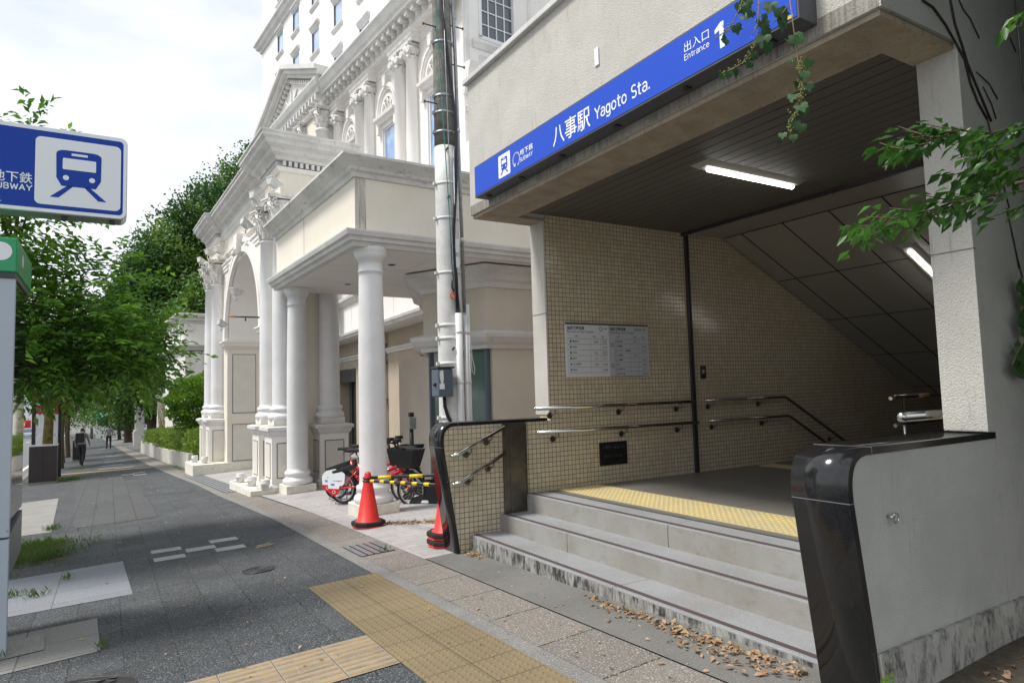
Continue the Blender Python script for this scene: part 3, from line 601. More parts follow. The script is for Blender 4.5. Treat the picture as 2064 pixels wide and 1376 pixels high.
# ---- long blue fascia sign
SX=3.12; sy0,sy1=2.09,5.77; sz0,sz1=1.945,2.24
sg=thing('station_sign','long blue station name sign on the front of the cream fascia','sign',(SX,4,1.94))
mb=MB(); mb.box(SX,FX+.01,sy0,sy1,sz0-.012,sz1+.012); mb.build('case',M['signgrey'],sg,bevel=.004)
mb=MB(); mb.box(SX-.003,SX-.0005,sy0+.012,sy1-.012,sz0+.004,sz1-.004); mb.build('face',M['blue'],sg)
for yy in (2.3,2.95,3.65,4.35,4.98,5.6):
    mb=MB(); mb.box(SX+.05,SX+.10,yy,yy+.03,sz0-.026,sz0-.0125); mb.tube([(SX+.075,yy+.015,sz0-.02),(SX+.075,yy+.05,sz0-.03)],.008,6); mb.build('clip',M['dkmetal'],sg)
mb=MB(); mb.box(SX-.005,SX-.0032,2.125,2.20,sz0+.008,sz0+.026); mb.build('sticker',M['yellow'],sg)
def SP(y,z): return lambda a,b,d:(SX-.0042-d,y-a,z+b)
sgx=K
train_icon((lambda a,b,d:(SX-.0042-d,5.285-a*.215,1.985+b*.215)),sg,M['blue'],M['white'])
mb=MB(); ring=[(4.965+.056*math.cos(t),2.075+.062*math.sin(t)) for t in np.linspace(rad(-62),rad(242),26)]
ring=[(4.985,1.995),(4.975,2.03)]+ring[::1] if False else ring
def ribbon(mb,P,pts,w,d):
    for a,b in zip(pts,pts[1:]):
        a=Vector(a);b=Vector(b);t=(b-a).normalized();nn=Vector((-t.y,t.x))*w/2;e=t*w*.2
        flat(mb,P,[tuple(a-nn-e),tuple(b-nn+e),tuple(b+nn+e),tuple(a+nn-e)],d)
ribbon(mb,lambda y,z,d:(SX-.0042-d,y,z),ring,.014,0); ribbon(mb,lambda y,z,d:(SX-.0042-d,y,z),[ring[0],(4.985,2.045)],.014,.0004); mb.build('ring_logo',M['white'],sg)
text('地下鉄',SP(4.90,2.085),.215,.055,'white',sg,bold=.012); strokes('SUBWAY',(lambda a,b,d:(SX-.0042-d,4.90-a,2.032+b)),.205,.034,'white',sg,.17)
text('八事駅',SP(4.385,1.99),.50,.172,'white',sg,bold=.008); strokes('Yagoto Sta.',(lambda a,b,d:(SX-.0042-d,3.825-a,2.018+b)),.605,.088,'white',sg,.14)
text('出入口',SP(2.905,2.115),.205,.066,'white',sg,bold=.002); strokes('Entrance',(lambda a,b,d:(SX-.0042-d,2.905-a,2.065+b)),.205,.036,'white',sg,.14); mb=MB(); flat(mb,lambda y,z,d:(SX-.0042-d,y,z),[(2.585,2.01),(2.62,2.01),(2.62,2.125),(2.655,2.115),(2.655,2.14),(2.61,2.17),(2.585,2.17)],0); mb.build('numeral_one',M['white'],sg)
tag(single(MB().box(FX-.012,FX-.001,3.94,3.99,2.54,2.685),'small_plate',M['white'],'small blank white plate screwed to the cream fascia above the sign','plate',bevel=.003))
# ---- timetable boards on the tiled wall
def TP(x,z,y=WY-.0165): return lambda a,b,d:(x+a,y-d-.0006,z+b)
def board(label,x0,x1,z0,z1,mt,rows,cols,group):
    t=thing('timetable_board',label,'timetable board',(x0,WY,z0),group)
    mb=MB(); mb.box(x0,x1,WY-.016,WY-.001,z0,z1); mb.build('panel',M[mt],t)
    mb=MB(); mb.box(x0,x1,WY-.02,WY-.001,z1,z1+.018); mb.build('top_bar',M['signgrey'],t)
    return t
b1=board('left half of the first and last train timetable, lighter grey',4.265,4.865,.125,.705,'aqua',6,3,'timetable boards')
b2=board('right half of the first and last train timetable, darker grey',4.867,5.467,.125,.705,'aqua2',8,3,'timetable boards')
for b_,x0 in ((b1,4.265),(b2,4.867)):
    text('始終発時刻表',TP(x0+.02,.645),.235,.042,'ink',b_,bold=.02); text('First and Last Train Timetable',TP(x0+.02,.615),.36,.022,'ink',b_)
    text('方面',TP(x0+.11,.567),.05,.02,'ink',b_); text('始発',TP(x0+.37,.565),.045,.02,'ink',b_); text('終発',TP(x0+.49,.565),.045,.02,'ink',b_)
text('八事駅',TP(4.79,.655),.055,.022,'ink',b1); text('名城線 八事駅',TP(5.30,.655),.13,.022,'ink',b2)
def disc(b_,x,z,r,mt,hole=0):
    mb=MB(); P=TP(0,0); 
    if hole: ribbon(mb,lambda a,c,d:P(a,c,d),[(x+r*math.cos(t),z+r*math.sin(t)) for t in np.linspace(0,2*math.pi,17)],r*.35,.0006)
    else: flat(mb,P,[(x+r*math.cos(t),z+r*math.sin(t)) for t in np.linspace(0,2*math.pi,13)[:-1]],.0006)
    mb.build('mark',M[mt],b_)
disc(b1,4.755,.66,.022,'blueink',1); disc(b2,5.275,.665,.016,'ink',1)
rows1=[('豊田市','greenink','5:58','23:56','23:43'),('赤池','blueink','','0:19',''),('犬山','greenink','5:52','23:03','22:03'),('岩倉','greenink','*5:30','*23:32',''),('上小田井','blueink','5:38','23:58',''),('浄心','blueink','','0:08','')]
mb=MB(); P=TP(0,0)
for i,(nm,ic,a,b_,c) in enumerate(rows1):
    zt=.548-i*.063
    flat(mb,P,[(4.285,zt),(4.85,zt),(4.85,zt+.003),(4.285,zt+.003)],.0003)
    disc(b1,4.325,zt-.03,.015,ic); text(nm,TP(4.35,zt-.04),.028*len(nm),.022,'ink',b1,bold=.02)
    if a: text(a.replace('*',''),TP(4.65,zt-.045),.055,.024,'redink' if '*' in a else 'ink',b1)
    text(b_.replace('*',''),TP(4.765,zt-.034 if c else zt-.045),.07,.024,'redink' if '*' in b_ else 'ink',b1)
    if c: text(c,TP(4.765,zt-.06),.07,.02,'redink',b1)
flat(mb,P,[(4.285,.170),(4.85,.170),(4.85,.173),(4.285,.173)],.0003)
for xx in (4.60,4.74): flat(mb,P,[(xx,.17),(xx+.002,.17),(xx+.002,.548),(xx,.548)],.0002)
mb.build('rules',M['rule'],b1)
mb=MB()
rows2=[('名城線','5:37',''),('新瑞橋','','23:35'),('ナゴヤドーム前矢田','','0:13'),('名城線','5:54',''),('八事線','','23:42'),('栄','','0:00'),('名古屋港','','0:15'),('名城公園','','23:43')]
for i,(nm,a,b_) in enumerate(rows2):
    zt=.548-i*.053
    flat(mb,P,[(4.94,zt),(5.45,zt),(5.45,zt+.003),(4.94,zt+.003)],.0003)
    disc(b2,4.965,zt-.026,.010,'ink',1); text(nm,TP(4.985,zt-.034),min(.2,.026*len(nm)),.02,'ink',b2,bold=.02)
    if a: text(a,TP(5.23,zt-.036),.05,.02,'ink',b2)
    if b_: text(b_,TP(5.36,zt-.036),.065,.02,'ink',b2)
flat(mb,P,[(4.885,.124+.0),(5.45,.124),(5.45,.127),(4.885,.127)],.0003)
for xx in (4.94,5.18,5.31): flat(mb,P,[(xx,.125),(xx+.002,.125),(xx+.002,.548),(xx,.548)],.0002)
mb.build('rules',M['rule'],b2); disc(b2,4.912,.485,.018,'ink',1); disc(b2,4.912,.245,.018,'ink',1)
pl=thing('engraved_plaque','small black engraved plaque low on the tiled wall','plaque',(4.68,WY,-.86))
mb=MB(); mb.box(4.675,5.07,WY-.018,WY-.001,-.865,-.61); mb.build('stone_plate',M['granite'],pl,bevel=.002)
text('八事駅一番出入口',lambda a,b,d:(4.71+a,WY-.0187,-.69+b),.32,.045,'engr',pl); text('昭和五十二年三月',lambda a,b,d:(4.73+a,WY-.0187,-.78+b),.26,.03,'engr',pl)
sw=thing('wall_switch_box','small steel switch box on the tiled wall above the handrail','switch box',(6.37,WY,.16))
mb=MB(); mb.box(6.325,6.42,WY-.012,WY-.001,.075,.235); mb.build('plate',M['stain'],sw,bevel=.003)
mb=MB(); mb.box(6.355,6.39,WY-.018,WY-.0125,.14,.19); mb.build('button',M['alu'],sw)
# ================================================================= HOTEL
def gzF(F,u,v): p=F((u,v,0)); return gz(p[0],p[1])
CORN=[(0,0),(.05,.0),(.07,.06),(.16,.09),(.18,.16),(.26,.20),(.30,.27),(.30,.32),(0,.32)]
def scaled(prof,so,sz,oz): return [(o*so,oz+z*sz) for o,z in prof]
def lath(F,c): return c
def column(parent,F,u,v,r,z0,z1,mt='paint',cap='doric',name='column'):
    mb=MB(F); e=r*.88
    P=[(r*1.33,z0),(r*1.42,z0+.03),(r*1.42,z0+.07),(r*1.33,z0+.10),(r*1.16,z0+.125),(r*1.12,z0+.15),(r*1.2,z0+.17),(r*1.25,z0+.20),(r*1.2,z0+.235),(r*1.03,z0+.25),(r,z0+.30)]
    hz=z1-(.36 if cap=='doric' else 0)
    P+=[(r,z0+(hz-z0)*.35),(r*.97,z0+(hz-z0)*.65),(e,hz-.06)]
    if cap=='doric': P+=[(e,z1-.36),(e*1.06,z1-.355),(e*1.08,z1-.345),(e*1.06,z1-.33),(e*1.01,z1-.325),(e*1.01,z1-.20),(e*1.07,z1-.195),(e*1.09,z1-.175),(e*1.18,z1-.165),(e*1.31,z1-.12),(e*1.36,z1-.095),(e*1.36,z1-.08),(e*1.43,z1-.065),(e*1.45,z1-.03),(e*1.45,z1)]
    else: P+=[(e*1.09,z1-.05),(e*1.12,z1-.025),(e*1.09,z1)]
    mb.lathe((u,v,0),P,40); return mb.build(name,M[mt],parent)
def corinth(parent,F,u,v,r,z0,h):
    mb=MB(F); mb.lathe((u,v,z0),[(r,0),(r*1.02,h*.3),(r*1.15,h*.6),(r*1.45,h*.82)],20)
    for row,(n_,rr,hz,ln) in enumerate(((8,r*1.02,0.02,h*.38),(8,r*1.05,h*.30,h*.38))):
        for i in range(n_):
            a=2*math.pi*(i+.5*row)/n_; c,s=math.cos(a),math.sin(a); w=r*.36
            pts=[(rr,0,1),(rr*1.08,ln*.5,1),(rr*1.25,ln*.85,.8),(rr*1.5,ln*.95,.5),(rr*1.52,ln*.75,.25)]
            prev=None
            for (o,z,wf) in pts:
                L_=(u+c*o-s*w*wf*.5,v+s*o+c*w*wf*.5,z0+hz+z); R_=(u+c*o+s*w*wf*.5,v+s*o-c*w*wf*.5,z0+hz+z); m_=(u+c*o*1.07,v+s*o*1.07,z0+hz+z)
                if prev: mb.poly(prev[0],prev[1],m_,L_); mb.poly(prev[1],prev[2],R_,m_)
                prev=(L_,m_,R_)
    for k in range(4):     # corner volutes
        a=math.pi/4+k*math.pi/2; c,s=math.cos(a),math.sin(a); ro=r*1.55; zc=z0+h*.74; R=h*.15
        for w in (-.07,.07):
            path=[(u+c*(ro+(R*(1-t/14))*math.cos(t*.75))+s*w*(.6),v+s*(ro+(R*(1-t/14))*math.cos(t*.75))-c*w*(.6),zc+R*(1-t/14)*math.sin(t*.75)) for t in range(13)]
            mb.tube(path,r*.085,6)
        mb.tube([(u+c*r*1.1,v+s*r*1.1,z0+h*.6),(u+c*ro,v+s*ro,zc+R)],r*.09,6)
    ab=[(u+x*r*1.62,v+y*r*1.62) for x,y in ((-1,-.92),(-.92,-1),(0,-.78),(.92,-1),(1,-.92),(.78,0),(1,.92),(.92,1),(0,.78),(-.92,1),(-1,.92),(-.78,0))]
    mb.ext_z(ab,z0+h*.88,z0+h*.94); mb.ext_z([(u+(x-u)*1.06,v+(y-v)*1.06) for x,y in ab],z0+h*.942,z0+h)
    return mb.build('capital',M['capital'],parent)
# ---- entrance canopy (porch) with its two round columns
pc=thing('entrance_canopy','flat cream hotel entrance canopy on two thick white round columns','canopy',F1((3.5,11,-1.7)))
SO=2.09; c0,c1,v0,v1=3.13,7.6,8.76,13.34
mb=MB(F1); mb.box(c0+.08,c1,v0+.08,v1-.08,SO,SO+1.0); mb.build('cream_wall',M['cream'],pc)
mb=MB(F1); mb.box(c0+.03,c1,v0+.03,v1-.03,SO-.012,SO+.002); mb.build('soffit',M['stucco'],pc)
path=[(c0+.08,v1-.08),(c0+.08,v0+.08),(c1,v0+.08)]
mb=MB(F1); mb.sweep(path,[(-.05,SO-.02),(.05,SO-.02),(.07,SO+.03),(.12,SO+.045),(.13,SO+.09),(.17,SO+.11),(.19,SO+.165),(.19,SO+.185),(-.05,SO+.20)]); mb.build('lower_moulding',M['trim'],pc)
mb=MB(F1); mb.sweep(path,[(-.05,SO+.97),(.03,SO+.97),(.045,SO+1.03),(.09,SO+1.05),(.11,SO+1.09),(.20,SO+1.16),(.235,SO+1.19),(.25,SO+1.20),(.25,SO+1.235),(-.05,SO+1.25)]); mb.build('upper_cornice',M['mildew'],pc)
mb=MB(F1); mb.box(c0+.05,c1,v0+.05,v1-.05,SO+1.0,SO+1.21); mb.build('roof_slab',M['mildew'],pc)
mb=MB(F1); mb.box(c0+.083,c0+.24,v0+.0775,v0+.0795,SO+.2,SO+.96); mb.build('drip_stain',M['drip'],pc)
mb=MB(F1); mb.box(c0+.0785,c0+.0795,11.35,11.37,SO+.2,SO+.96); mb.build('crack',M['groove'],pc)
for (a,b) in ((4.2,9.9),(4.2,12.0),(5.8,9.9),(5.8,12.0)):
    mb=MB(F1); mb.lathe((a,b,SO-.02),[(.085,0),(.085,.006)],20); d=mb.build('downlight',M['stucco'],pc); mb=MB(F1); mb.lathe((a,b,SO-.0225),[(.06,0),(.06,.002)],16); mb.build('lens',M['gap'],d)
mb=MB(F1)
for vv in (10.3,11.8): mb.box(c0+.05,c1,vv,vv+.012,SO-.0145,SO-.0121)
for uu in (4.6,6.1): mb.box(uu,uu+.012,v0+.05,v1-.05,SO-.0155,SO-.0146)
mb.build('soffit_joints',M['trim'],pc)
for v_ in (9.0,12.87):
    g=gzF(F1,3.49,v_)+.01; cl=column(pc,F1,3.49,v_,.192,g+.16,SO)
    mb=MB(F1); mb.box(3.49-.275,3.49+.275,v_-.275,v_+.275,g-.05,g+.158); mb.build('plinth',M['base'],cl,bevel=.01)
# ---- arched gateway with Corinthian columns
gw=thing('arched_gateway','tall cream arched hotel gateway with white Corinthian columns and heavy grey cornice','gateway',F1((3.9,18,-2)))
gA,gB=3.50,4.40; gv0,gv1=13.70,22.35; zg=-2.35
# front and back walls with arched opening, plus side walls
def arch_out(cv,hw,zs,n=18): return [(cv+hw*math.cos(math.pi*i/n),zs+hw*math.sin(math.pi*i/n)) for i in range(n+1)]
AC,AH,AZ=17.9,2.15,1.62
mb=MB(F1); ar=arch_out(AC,AH,AZ)        # from far (v large) to near
outer=[(gv1,zg)]+[(gv1,4.65)]+[(gv0,4.65)]+[(gv0,zg)]
near_poly=[(gv0,zg),(AC-AH,zg),(AC-AH,AZ),(AC-AH,4.65),(gv0,4.65)]
far_poly=[(AC+AH,zg),(gv1,zg),(gv1,4.65),(AC+AH,4.65)]
for poly in (near_poly,far_poly): mb.prism(poly,lambda p:(gA,p[0],p[1]),lambda p:(gB,p[0],p[1]))
for a,b in zip(ar,ar[1:]):
    mb.prism([a,b,(b[0],4.65),(a[0],4.65)],lambda p:(gA,p[0],p[1]),lambda p:(gB,p[0],p[1]))
mb.build('wall',M['cream'],gw)
mb=MB(F1); ri=arch_out(AC,AH-.03,AZ,36)
for a,b in zip(ri,ri[1:]): mb.poly((gA+.02,a[0],a[1]),(gA+.02,b[0],b[1]),(gB-.02,b[0],b[1]),(gB-.02,a[0],a[1]))
mb.build('intrados',M['stucco'],gw,smooth=True)
mb=MB(F1)
for o,i_,d in ((.32,.02,.05),(.30,.20,.08),(.10,-.04,.09)):
    A=arch_out(AC,AH+o,AZ,36);B=arch_out(AC,AH+i_,AZ,36)
    for (a,b,c,d_) in zip(A,A[1:],B[1:],B): mb.prism([a,b,c,d_],lambda p:(gA-d,p[0],p[1]),lambda p:(gA+.001,p[0],p[1]))
mb.build('archivolt',M['stucco'],gw)
mb=MB(F1); mb.prism([(AC-.13,AZ+AH-.08),(AC+.13,AZ+AH-.08),(AC+.22,AZ+AH+.42),(AC-.22,AZ+AH+.42)],lambda p:(gA-.20,p[0],p[1]),lambda p:(gA,p[0],p[1]))
mb.tube([(gA-.2,AC-.16,AZ+AH-.05),(gA-.2,AC+.16,AZ+AH-.05)],.07,12); mb.build('keystone',M['stucco'],gw)
for vv,sgn in ((AC+AH,1),(AC-AH,-1)):
    mb=MB(F1); a,b=(vv-.0,vv+.42) if sgn>0 else (vv-.42,vv)
    p=[(gA,b),(gA,a),(gB,a),(gB,b)] if sgn>0 else [(gA,b),(gA,a),(gB,a),(gB,b)]
    mb.sweep([(gA,vv+.42*sgn),(gA,vv),(gB,vv),(gB,vv+.42*sgn)] if sgn>0 else [(gB,vv+.42*sgn),(gB,vv),(gA,vv),(gA,vv+.42*sgn)],scaled([(0,0),(.02,0),(.05,.05),(.11,.08),(.13,.15),(.16,.17),(.16,.2),(0,.2)],1,1,AZ-.22)); mb.build('impost',M['stucco'],gw)
    # panelled jambs of the pier
    for z0,z1 in ((-.42,1.25),(-1.75,-.72)):
        mb=MB(F1); s_=-.012*sgn
        for (e,m_) in ((0,'groove'),(.02,'panel')):
            q=MB(F1); q.box(gA+.13+e,gB-.13-e,min(vv+s_*(1+e*20),vv),max(vv+s_*(1+e*20),vv),z0+e,z1-e); q.build('jamb_panel' if e else 'panel_groove',M[m_],gw)
# entablature: architrave lines, dentils, cornice with breaks over the column pairs
gp=[(gA,gv1),(gA,gv0),(gB,gv0)]
brk=[(gA,gv1+.02),(gA-.14,gv1+.02),(gA-.14,20.55),(gA,20.55),(gA,14.95),(gA-.14,14.95),(gA-.14,gv0-.12),(gB+.05,gv0-.12),(gB+.05,gv0+.5)]
brk=brk[1:]
mb=MB(F1); mb.sweep(gp,[(-.02,3.62),(.03,3.62),(.03,3.70),(.05,3.71),(.05,3.80),(.08,3.82),(.08,3.86),(-.02,3.87)]); mb.build('string_course',M['stucco'],gw)
mb=MB(F1); mb.box(gA-.13,gB+.04,gv0-.11,14.94,4.02,4.66); mb.box(gA-.13,gB-.02,20.56,gv1+.01,4.02,4.66); build_each(mb,'frieze_block',M['cream'],gw)
mb=MB(F1); mb.sweep(brk,[(-.1,4.02),(.03,4.02),(.06,4.07),(.06,4.10),(-.1,4.11)]); mb.sweep(brk,[(-.1,4.58),(.02,4.58),(.05,4.62),(.08,4.66),(-.1,4.67)]); build_each(mb,'frieze_moulding',M['stucco'],gw)
mb=MB(F1)
y=gv0-.10
while y<gv1: mb.box(gA-(.13 if (y<14.95 or y>20.5) else 0)-.09,gA-.0,y,y+.06,4.68,4.78); y+=.115
x=gA-.1
while x<gB: mb.box(x,x+.06,gv0-.21,gv0-.1,4.68,4.78); x+=.115
build_each(mb,'dentil',M['trim'],gw)
mb=MB(F1); mb.sweep(brk,[(-.12,4.79),(.10,4.79),(.13,4.86),(.22,4.90),(.24,4.98),(.36,5.03),(.38,5.10),(.44,5.14),(.44,5.20),(.47,5.22),(.47,5.25),(-.12,5.26)]); mb.build('cornice',M['mildew'],gw)
mb=MB(F1); mb.box(gA-.1,gB+.3,gv0-.08,gv1,4.66,5.245); mb.build('cornice_core',M['trim'],gw)
def pedestal(u,v,w,z1,parent,name='pedestal'):
    g=gzF(F1,u,v)-.03; mb=MB(F1); mb.box(u-w,u+w,v-w,v+w,g+.0,z1-.19); p=mb.build(name,M['stucco'],parent)
    mb=MB(F1); sq=lambda e:[(u-w-e,v+w+e),(u-w-e,v-w-e),(u+w+e,v-w-e),(u+w+e,v+w+e)]
    mb.sweep(sq(-.01),[(0,z1-.20),(.02,z1-.20),(.05,z1-.16),(.07,z1-.10),(.10,z1-.08),(.10,z1-.02),(0,z1)],closed=True); 
    mb.sweep(sq(-.01),[(0,g),(.06,g),(.06,g+.14),(.03,g+.19),(0,g+.2)],closed=True); build_each(mb,'pedestal_moulding',M['trim'],p)
    for e,mm,dd in ((0,'groove',.006),(.02,'panel',.010)):
        mb=MB(F1); z0=g+.30; z2=z1-.32; mb.box(u-w+.09+e,u+w-.09-e,v-w-dd,v-w,z0+e,z2-e); mb.box(u-w-dd,u-w,v-w+.09+e,v+w-.09-e,z0+e,z2-e); mb.build('panel_groove' if not e else 'pedestal_panel',M[mm],p)
    mb=MB(F1); mb.box(u-w*.82,u+w*.82,v-w*.82,v+w*.82,z1,z1+.12); mb.build('column_plinth',M['stucco'],p)
for (u,v) in ((3.40,13.55),(3.40,14.65),(4.33,13.55),(3.40,20.85),(3.40,22.05)):
    pedestal(u,v,.29,-.56,gw); column(gw,F1,u,v,.205,-.44,3.34,cap='corinth'); corinth(gw,F1,u,v,.205,3.34,.68)
# base blocks and socles
gpl=gzF(F1,3.2,21.5)
mb=MB(F1); mb.box(2.62,4.5,20.0,21.55,gpl-.1,gpl+.33); mb.build('socle',M['base'],gw,bevel=.01)
g2=gzF(F1,3.0,14); mb=MB(F1); mb.box(2.70,3.15,13.15,15.2,g2-.1,g2+.13); mb.build('socle',M['base'],gw,bevel=.01)
# finials and roof rods
for (u,v,z,lab) in ((3.2,15.1,1.75,'black rod with rusty pointed tip on the gateway beside the near columns'),(2.9,21.3,1.42,'black rod with rusty pointed tip on the far end of the gateway')):
    t=thing('banner_rod',lab,'banner rod',F1((u,v,z)),'banner rods on the gateway')
    mb=MB(F1); mb.tube([(u+.15,v,z),(u-.42,v,z)],.018,8); mb.build('rod',M['dkmetal'],t)
    for o in (.12,-.2): mb=MB(F1); mb.tube([(u+o,v,z),(u+o,v,z-.09)],.016,8); mb.build('bracket',M['dkmetal'],t)
    mb=MB(F1); mb.tube([(u-.42,v,z),(u-.50,v,z),(u-.60,v,z)],[.026,.022,.001],8); mb.build('tip',M['brass'],t)
# floodlights
def floodlight(F,p,az,tilt,lab):
    t=thing('floodlight',lab,'floodlight',F(p),'white floodlights on the gateway')
    c,s=math.cos(rad(az)),math.sin(rad(az)); T=lambda q:F((p[0]+q[0]*c-q[1]*s,p[1]+q[0]*s+q[1]*c,p[2]+q[2]))
    ct,s_t=math.cos(rad(tilt)),math.sin(rad(tilt)); T2=lambda q:T((q[0]*ct-q[2]*s_t,q[1],q[0]*s_t+q[2]*ct+.09))
    mb=MB(T2); k=mb.V((-.14,-.10,.06),(.14,-.10,.06),(.14,.10,.06),(-.14,.10,.06),(-.08,-.06,-.06),(.08,-.06,-.06),(.08,.06,-.06),(-.08,.06,-.06)); mb.F((k+4,k+7,k+6,k+5),(k,k+4,k+5,k+1),(k+1,k+5,k+6,k+2),(k+2,k+6,k+7,k+3),(k+3,k+7,k+4,k),(k,k+1,k+2,k+3)); mb.box(-.15,.15,-.11,.11,.061,.075); mb.build('lamp_body',M['spot'],t)
    mb=MB(T); mb.tube([(0,-.12,.09),(0,-.12,-.04),(0,.12,-.04),(0,.12,.09)],.009,6); mb.tube([(0,0,-.04),(0,0,-.11)],.02,8); mb.build('yoke',M['spot'],t)
for i,(p,az,ti,lab) in enumerate((((3.20,13.45,4.16),200,25,'floodlight above the nearest Corinthian capital'),((3.10,14.6,4.16),200,30,'floodlight above the second Corinthian capital'),((3.05,15.35,3.75),190,40,'floodlight just left of the near capitals'),((3.15,16.9,2.45),200,10,'floodlight inside the arch opening'),((3.25,19.5,1.95),200,30,'floodlight low beside the far columns'),((3.15,20.85,4.15),200,20,'floodlight on the far inner capital'),((3.10,22.05,4.12),200,30,'floodlight on the far outer capital'),((3.25,19.9,4.05),200,20,'floodlight on a bracket right of the far capitals'))):
    floodlight(F1,p,az,ti,lab)
# uplighter pots standing on the socles
def uplight(F,u,v,z,lab,fallen=False):
    t=thing('ground_spotlight',lab,'spotlight',F((u,v,z)),'white spotlights on the gateway socles')
    mb=MB(F); mb.lathe((u,v,z),[(.10,0),(.10,.025),(.07,.045),(.03,.05)],16); mb.build('base_disc',M['spot'],t)
    mb=MB(F); mb.smooth=True; mb.lathe((u+.02,v-.22,z),[(.065,0),(.075,.01),(.08,.09),(.095,.10),(.095,.13),(.085,.135),(.09,.18),(.08,.19)],16); mb.build('lamp_can',M['spot'],t)
for (u,v,z,lab) in ((2.80,14.9,g2+.13,'white spotlight at the far end of the low near socle'),(2.86,14.1,g2+.13,'white spotlight in the middle of the low near socle'),(2.95,13.4,g2+.13,'white spotlight at the front corner of the low near socle'),(2.78,21.2,gpl+.33,'white spotlight on the left of the tall far socle'),(2.95,20.6,gpl+.33,'white spotlight on the tall far socle by the pier')): uplight(F1,u,v,z,lab)
# green ladder
t=thing('step_ladder','green folding ladder leaning behind the near gateway pedestal','ladder',F1((3.7,16.2,-1.95)))
gl=gzF(F1,3.7,16.2)
for s_ in (0,.32):
    mb=MB(F1); mb.tube([(3.55,15.9+s_,gl),(4.0,15.9+s_,gl+1.35)],.022,6); mb.build('rail',M['ladder'],t)
for k in range(5):
    mb=MB(F1); f=(k+.7)/5.2; mb.tube([(3.55+.45*f,15.9,gl+1.35*f),(3.55+.45*f,16.22,gl+1.35*f)],.016,6); mb.build('rung',M['ladder'],t)
# ---- main hotel building
hb=thing('hotel_building','big white classical hotel block with dentil cornice, arched windows and white tower behind','hotel',F2((12,22,-2)))
U2=10.0; ve=15.65; vf=24.6; zb=-2.6
# order storey: front wall with windows recessed, near end wall with gridded window
bays=[19.45+k*3.3 for k in range(-1,3)]   # window bay centres fitted below
wc=[20.55-3.25*k for k in (1,0,-1)]
holes=[(c-.52,c+.52,5.7,9.35) for c in wc]
mb=MB(F2); mb.wall(lambda a,z,d:(U2+d,a,z),ve,40,3.5,12.0,holes,.12)
wh=[(10.62,11.88,10.45,13.2)]
mb.wall(lambda a,z,d:(a,ve+d,z),U2,22,3.5,16,wh,.12); mb.build('order_wall',M['stucco'],hb)
mb=MB(F2); mb.box(U2+.2,22,ve+.3,39,11.9,12.3); mb.build('terrace_roof',M['trim'],hb)
for c in wc:
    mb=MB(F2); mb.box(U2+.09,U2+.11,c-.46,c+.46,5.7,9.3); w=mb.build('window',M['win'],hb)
    mb=MB(F2); mb.box(U2+.05,U2+.12,c-.515,c-.45,5.7,9.345); mb.box(U2+.05,U2+.12,c+.45,c+.515,5.7,9.345); mb.box(U2+.05,U2+.12,c-.45,c+.45,9.28,9.345); mb.build('frame',M['paint'],w)
    mb=MB(F2)   # sill and hood with arched tympanum
    mb.sweep([(U2,c+.75),(U2,c-.75)],[(0,9.50),(.10,9.50),(.14,9.58),(.24,9.62),(.26,9.72),(0,9.73)]); mb.sweep([(U2,c+.72),(U2,c-.72)],[(0,5.42),(.12,5.42),(.2,5.5),(.2,5.62),(0,5.64)])
    mb.box(U2-.14,U2,c-.74,c-.60,9.15,9.5); mb.box(U2-.14,U2,c+.60,c+.74,9.15,9.5)
    for r0,r1,d in ((.80,.62,.10),(.74,.68,.14),(.52,.44,.07)):
        A=arch_out(c,r0,9.73);B=arch_out(c,r1,9.73)
        for (a,b,e,g) in zip(A,A[1:],B[1:],B): mb.prism([a,b,e,g],lambda p:(U2-d,p[0],p[1]*1.0+(p[1]-9.73)*.35),lambda p:(U2,p[0],p[1]+(p[1]-9.73)*.35))
    mb.prism([(c-.09,10.68),(c+.09,10.68),(c+.13,11.05),(c-.13,11.05)],lambda p:(U2-.2,p[0],p[1]),lambda p:(U2,p[0],p[1]))
    mb.build('window_hood',M['stucco'],w)
    mb=MB(F2)
    for k in range(5):
        a=math.pi*(k+.5)/5; mb.tube([(U2-.04,c,9.76),(U2-.05,c+.42*math.cos(a),9.76+.55*math.sin(a))],.018,6)
    for k in range(4):
        a0=math.pi*(k+.5)/5;a1=math.pi*(k+1.5)/5;am=(a0+a1)/2
        mb.tube([(U2-.05,c+.42*math.cos(a0),9.76+.55*math.sin(a0)),(U2-.05,c+.30*math.cos(am),9.76+.38*math.sin(am)),(U2-.05,c+.42*math.cos(a1),9.76+.55*math.sin(a1))],.022,6)
    mb.build('fan_ornament',M['trim'],w)
for c in (15.9,19.0,22.3,25.3):
    for o in (-.42,.42):
        if c+o<ve: continue
        mb=MB(F2); mb.lathe((U2-.12,c+o,0),[(.30,4.6),(.30,4.75),(.24,4.85),(.22,5.0),(.22,8),(.19,10.75),(.24,10.78),(.24,10.84),(.2,10.86)],20); cc=mb.build('pilaster_column',M['stucco'],hb)
        mb=MB(F2); mb.box(U2-.40,U2+.0,c+o-.27,c+o+.27,11.14,11.24); mb.lathe((U2-.12,c+o,0),[(.2,10.87),(.26,11.0),(.3,11.13)],16)
        for sg_ in (-1,1): mb.tube([(U2-.40,c+o+sg_*.24,10.98),(U2+.0,c+o+sg_*.24,10.98)],.12,12)
        for k in range(8): a=k*math.pi/4; mb.tube([(U2-.12+.2*math.cos(a),c+o+.2*math.sin(a),10.75),(U2-.12+.31*math.cos(a),c+o+.31*math.sin(a),10.95)],.035,5)
        mb.build('capital',M['capital'],cc)
ent=[(U2,26.6),(U2,ve),(13,ve)]
eb=[(U2,26.6)]
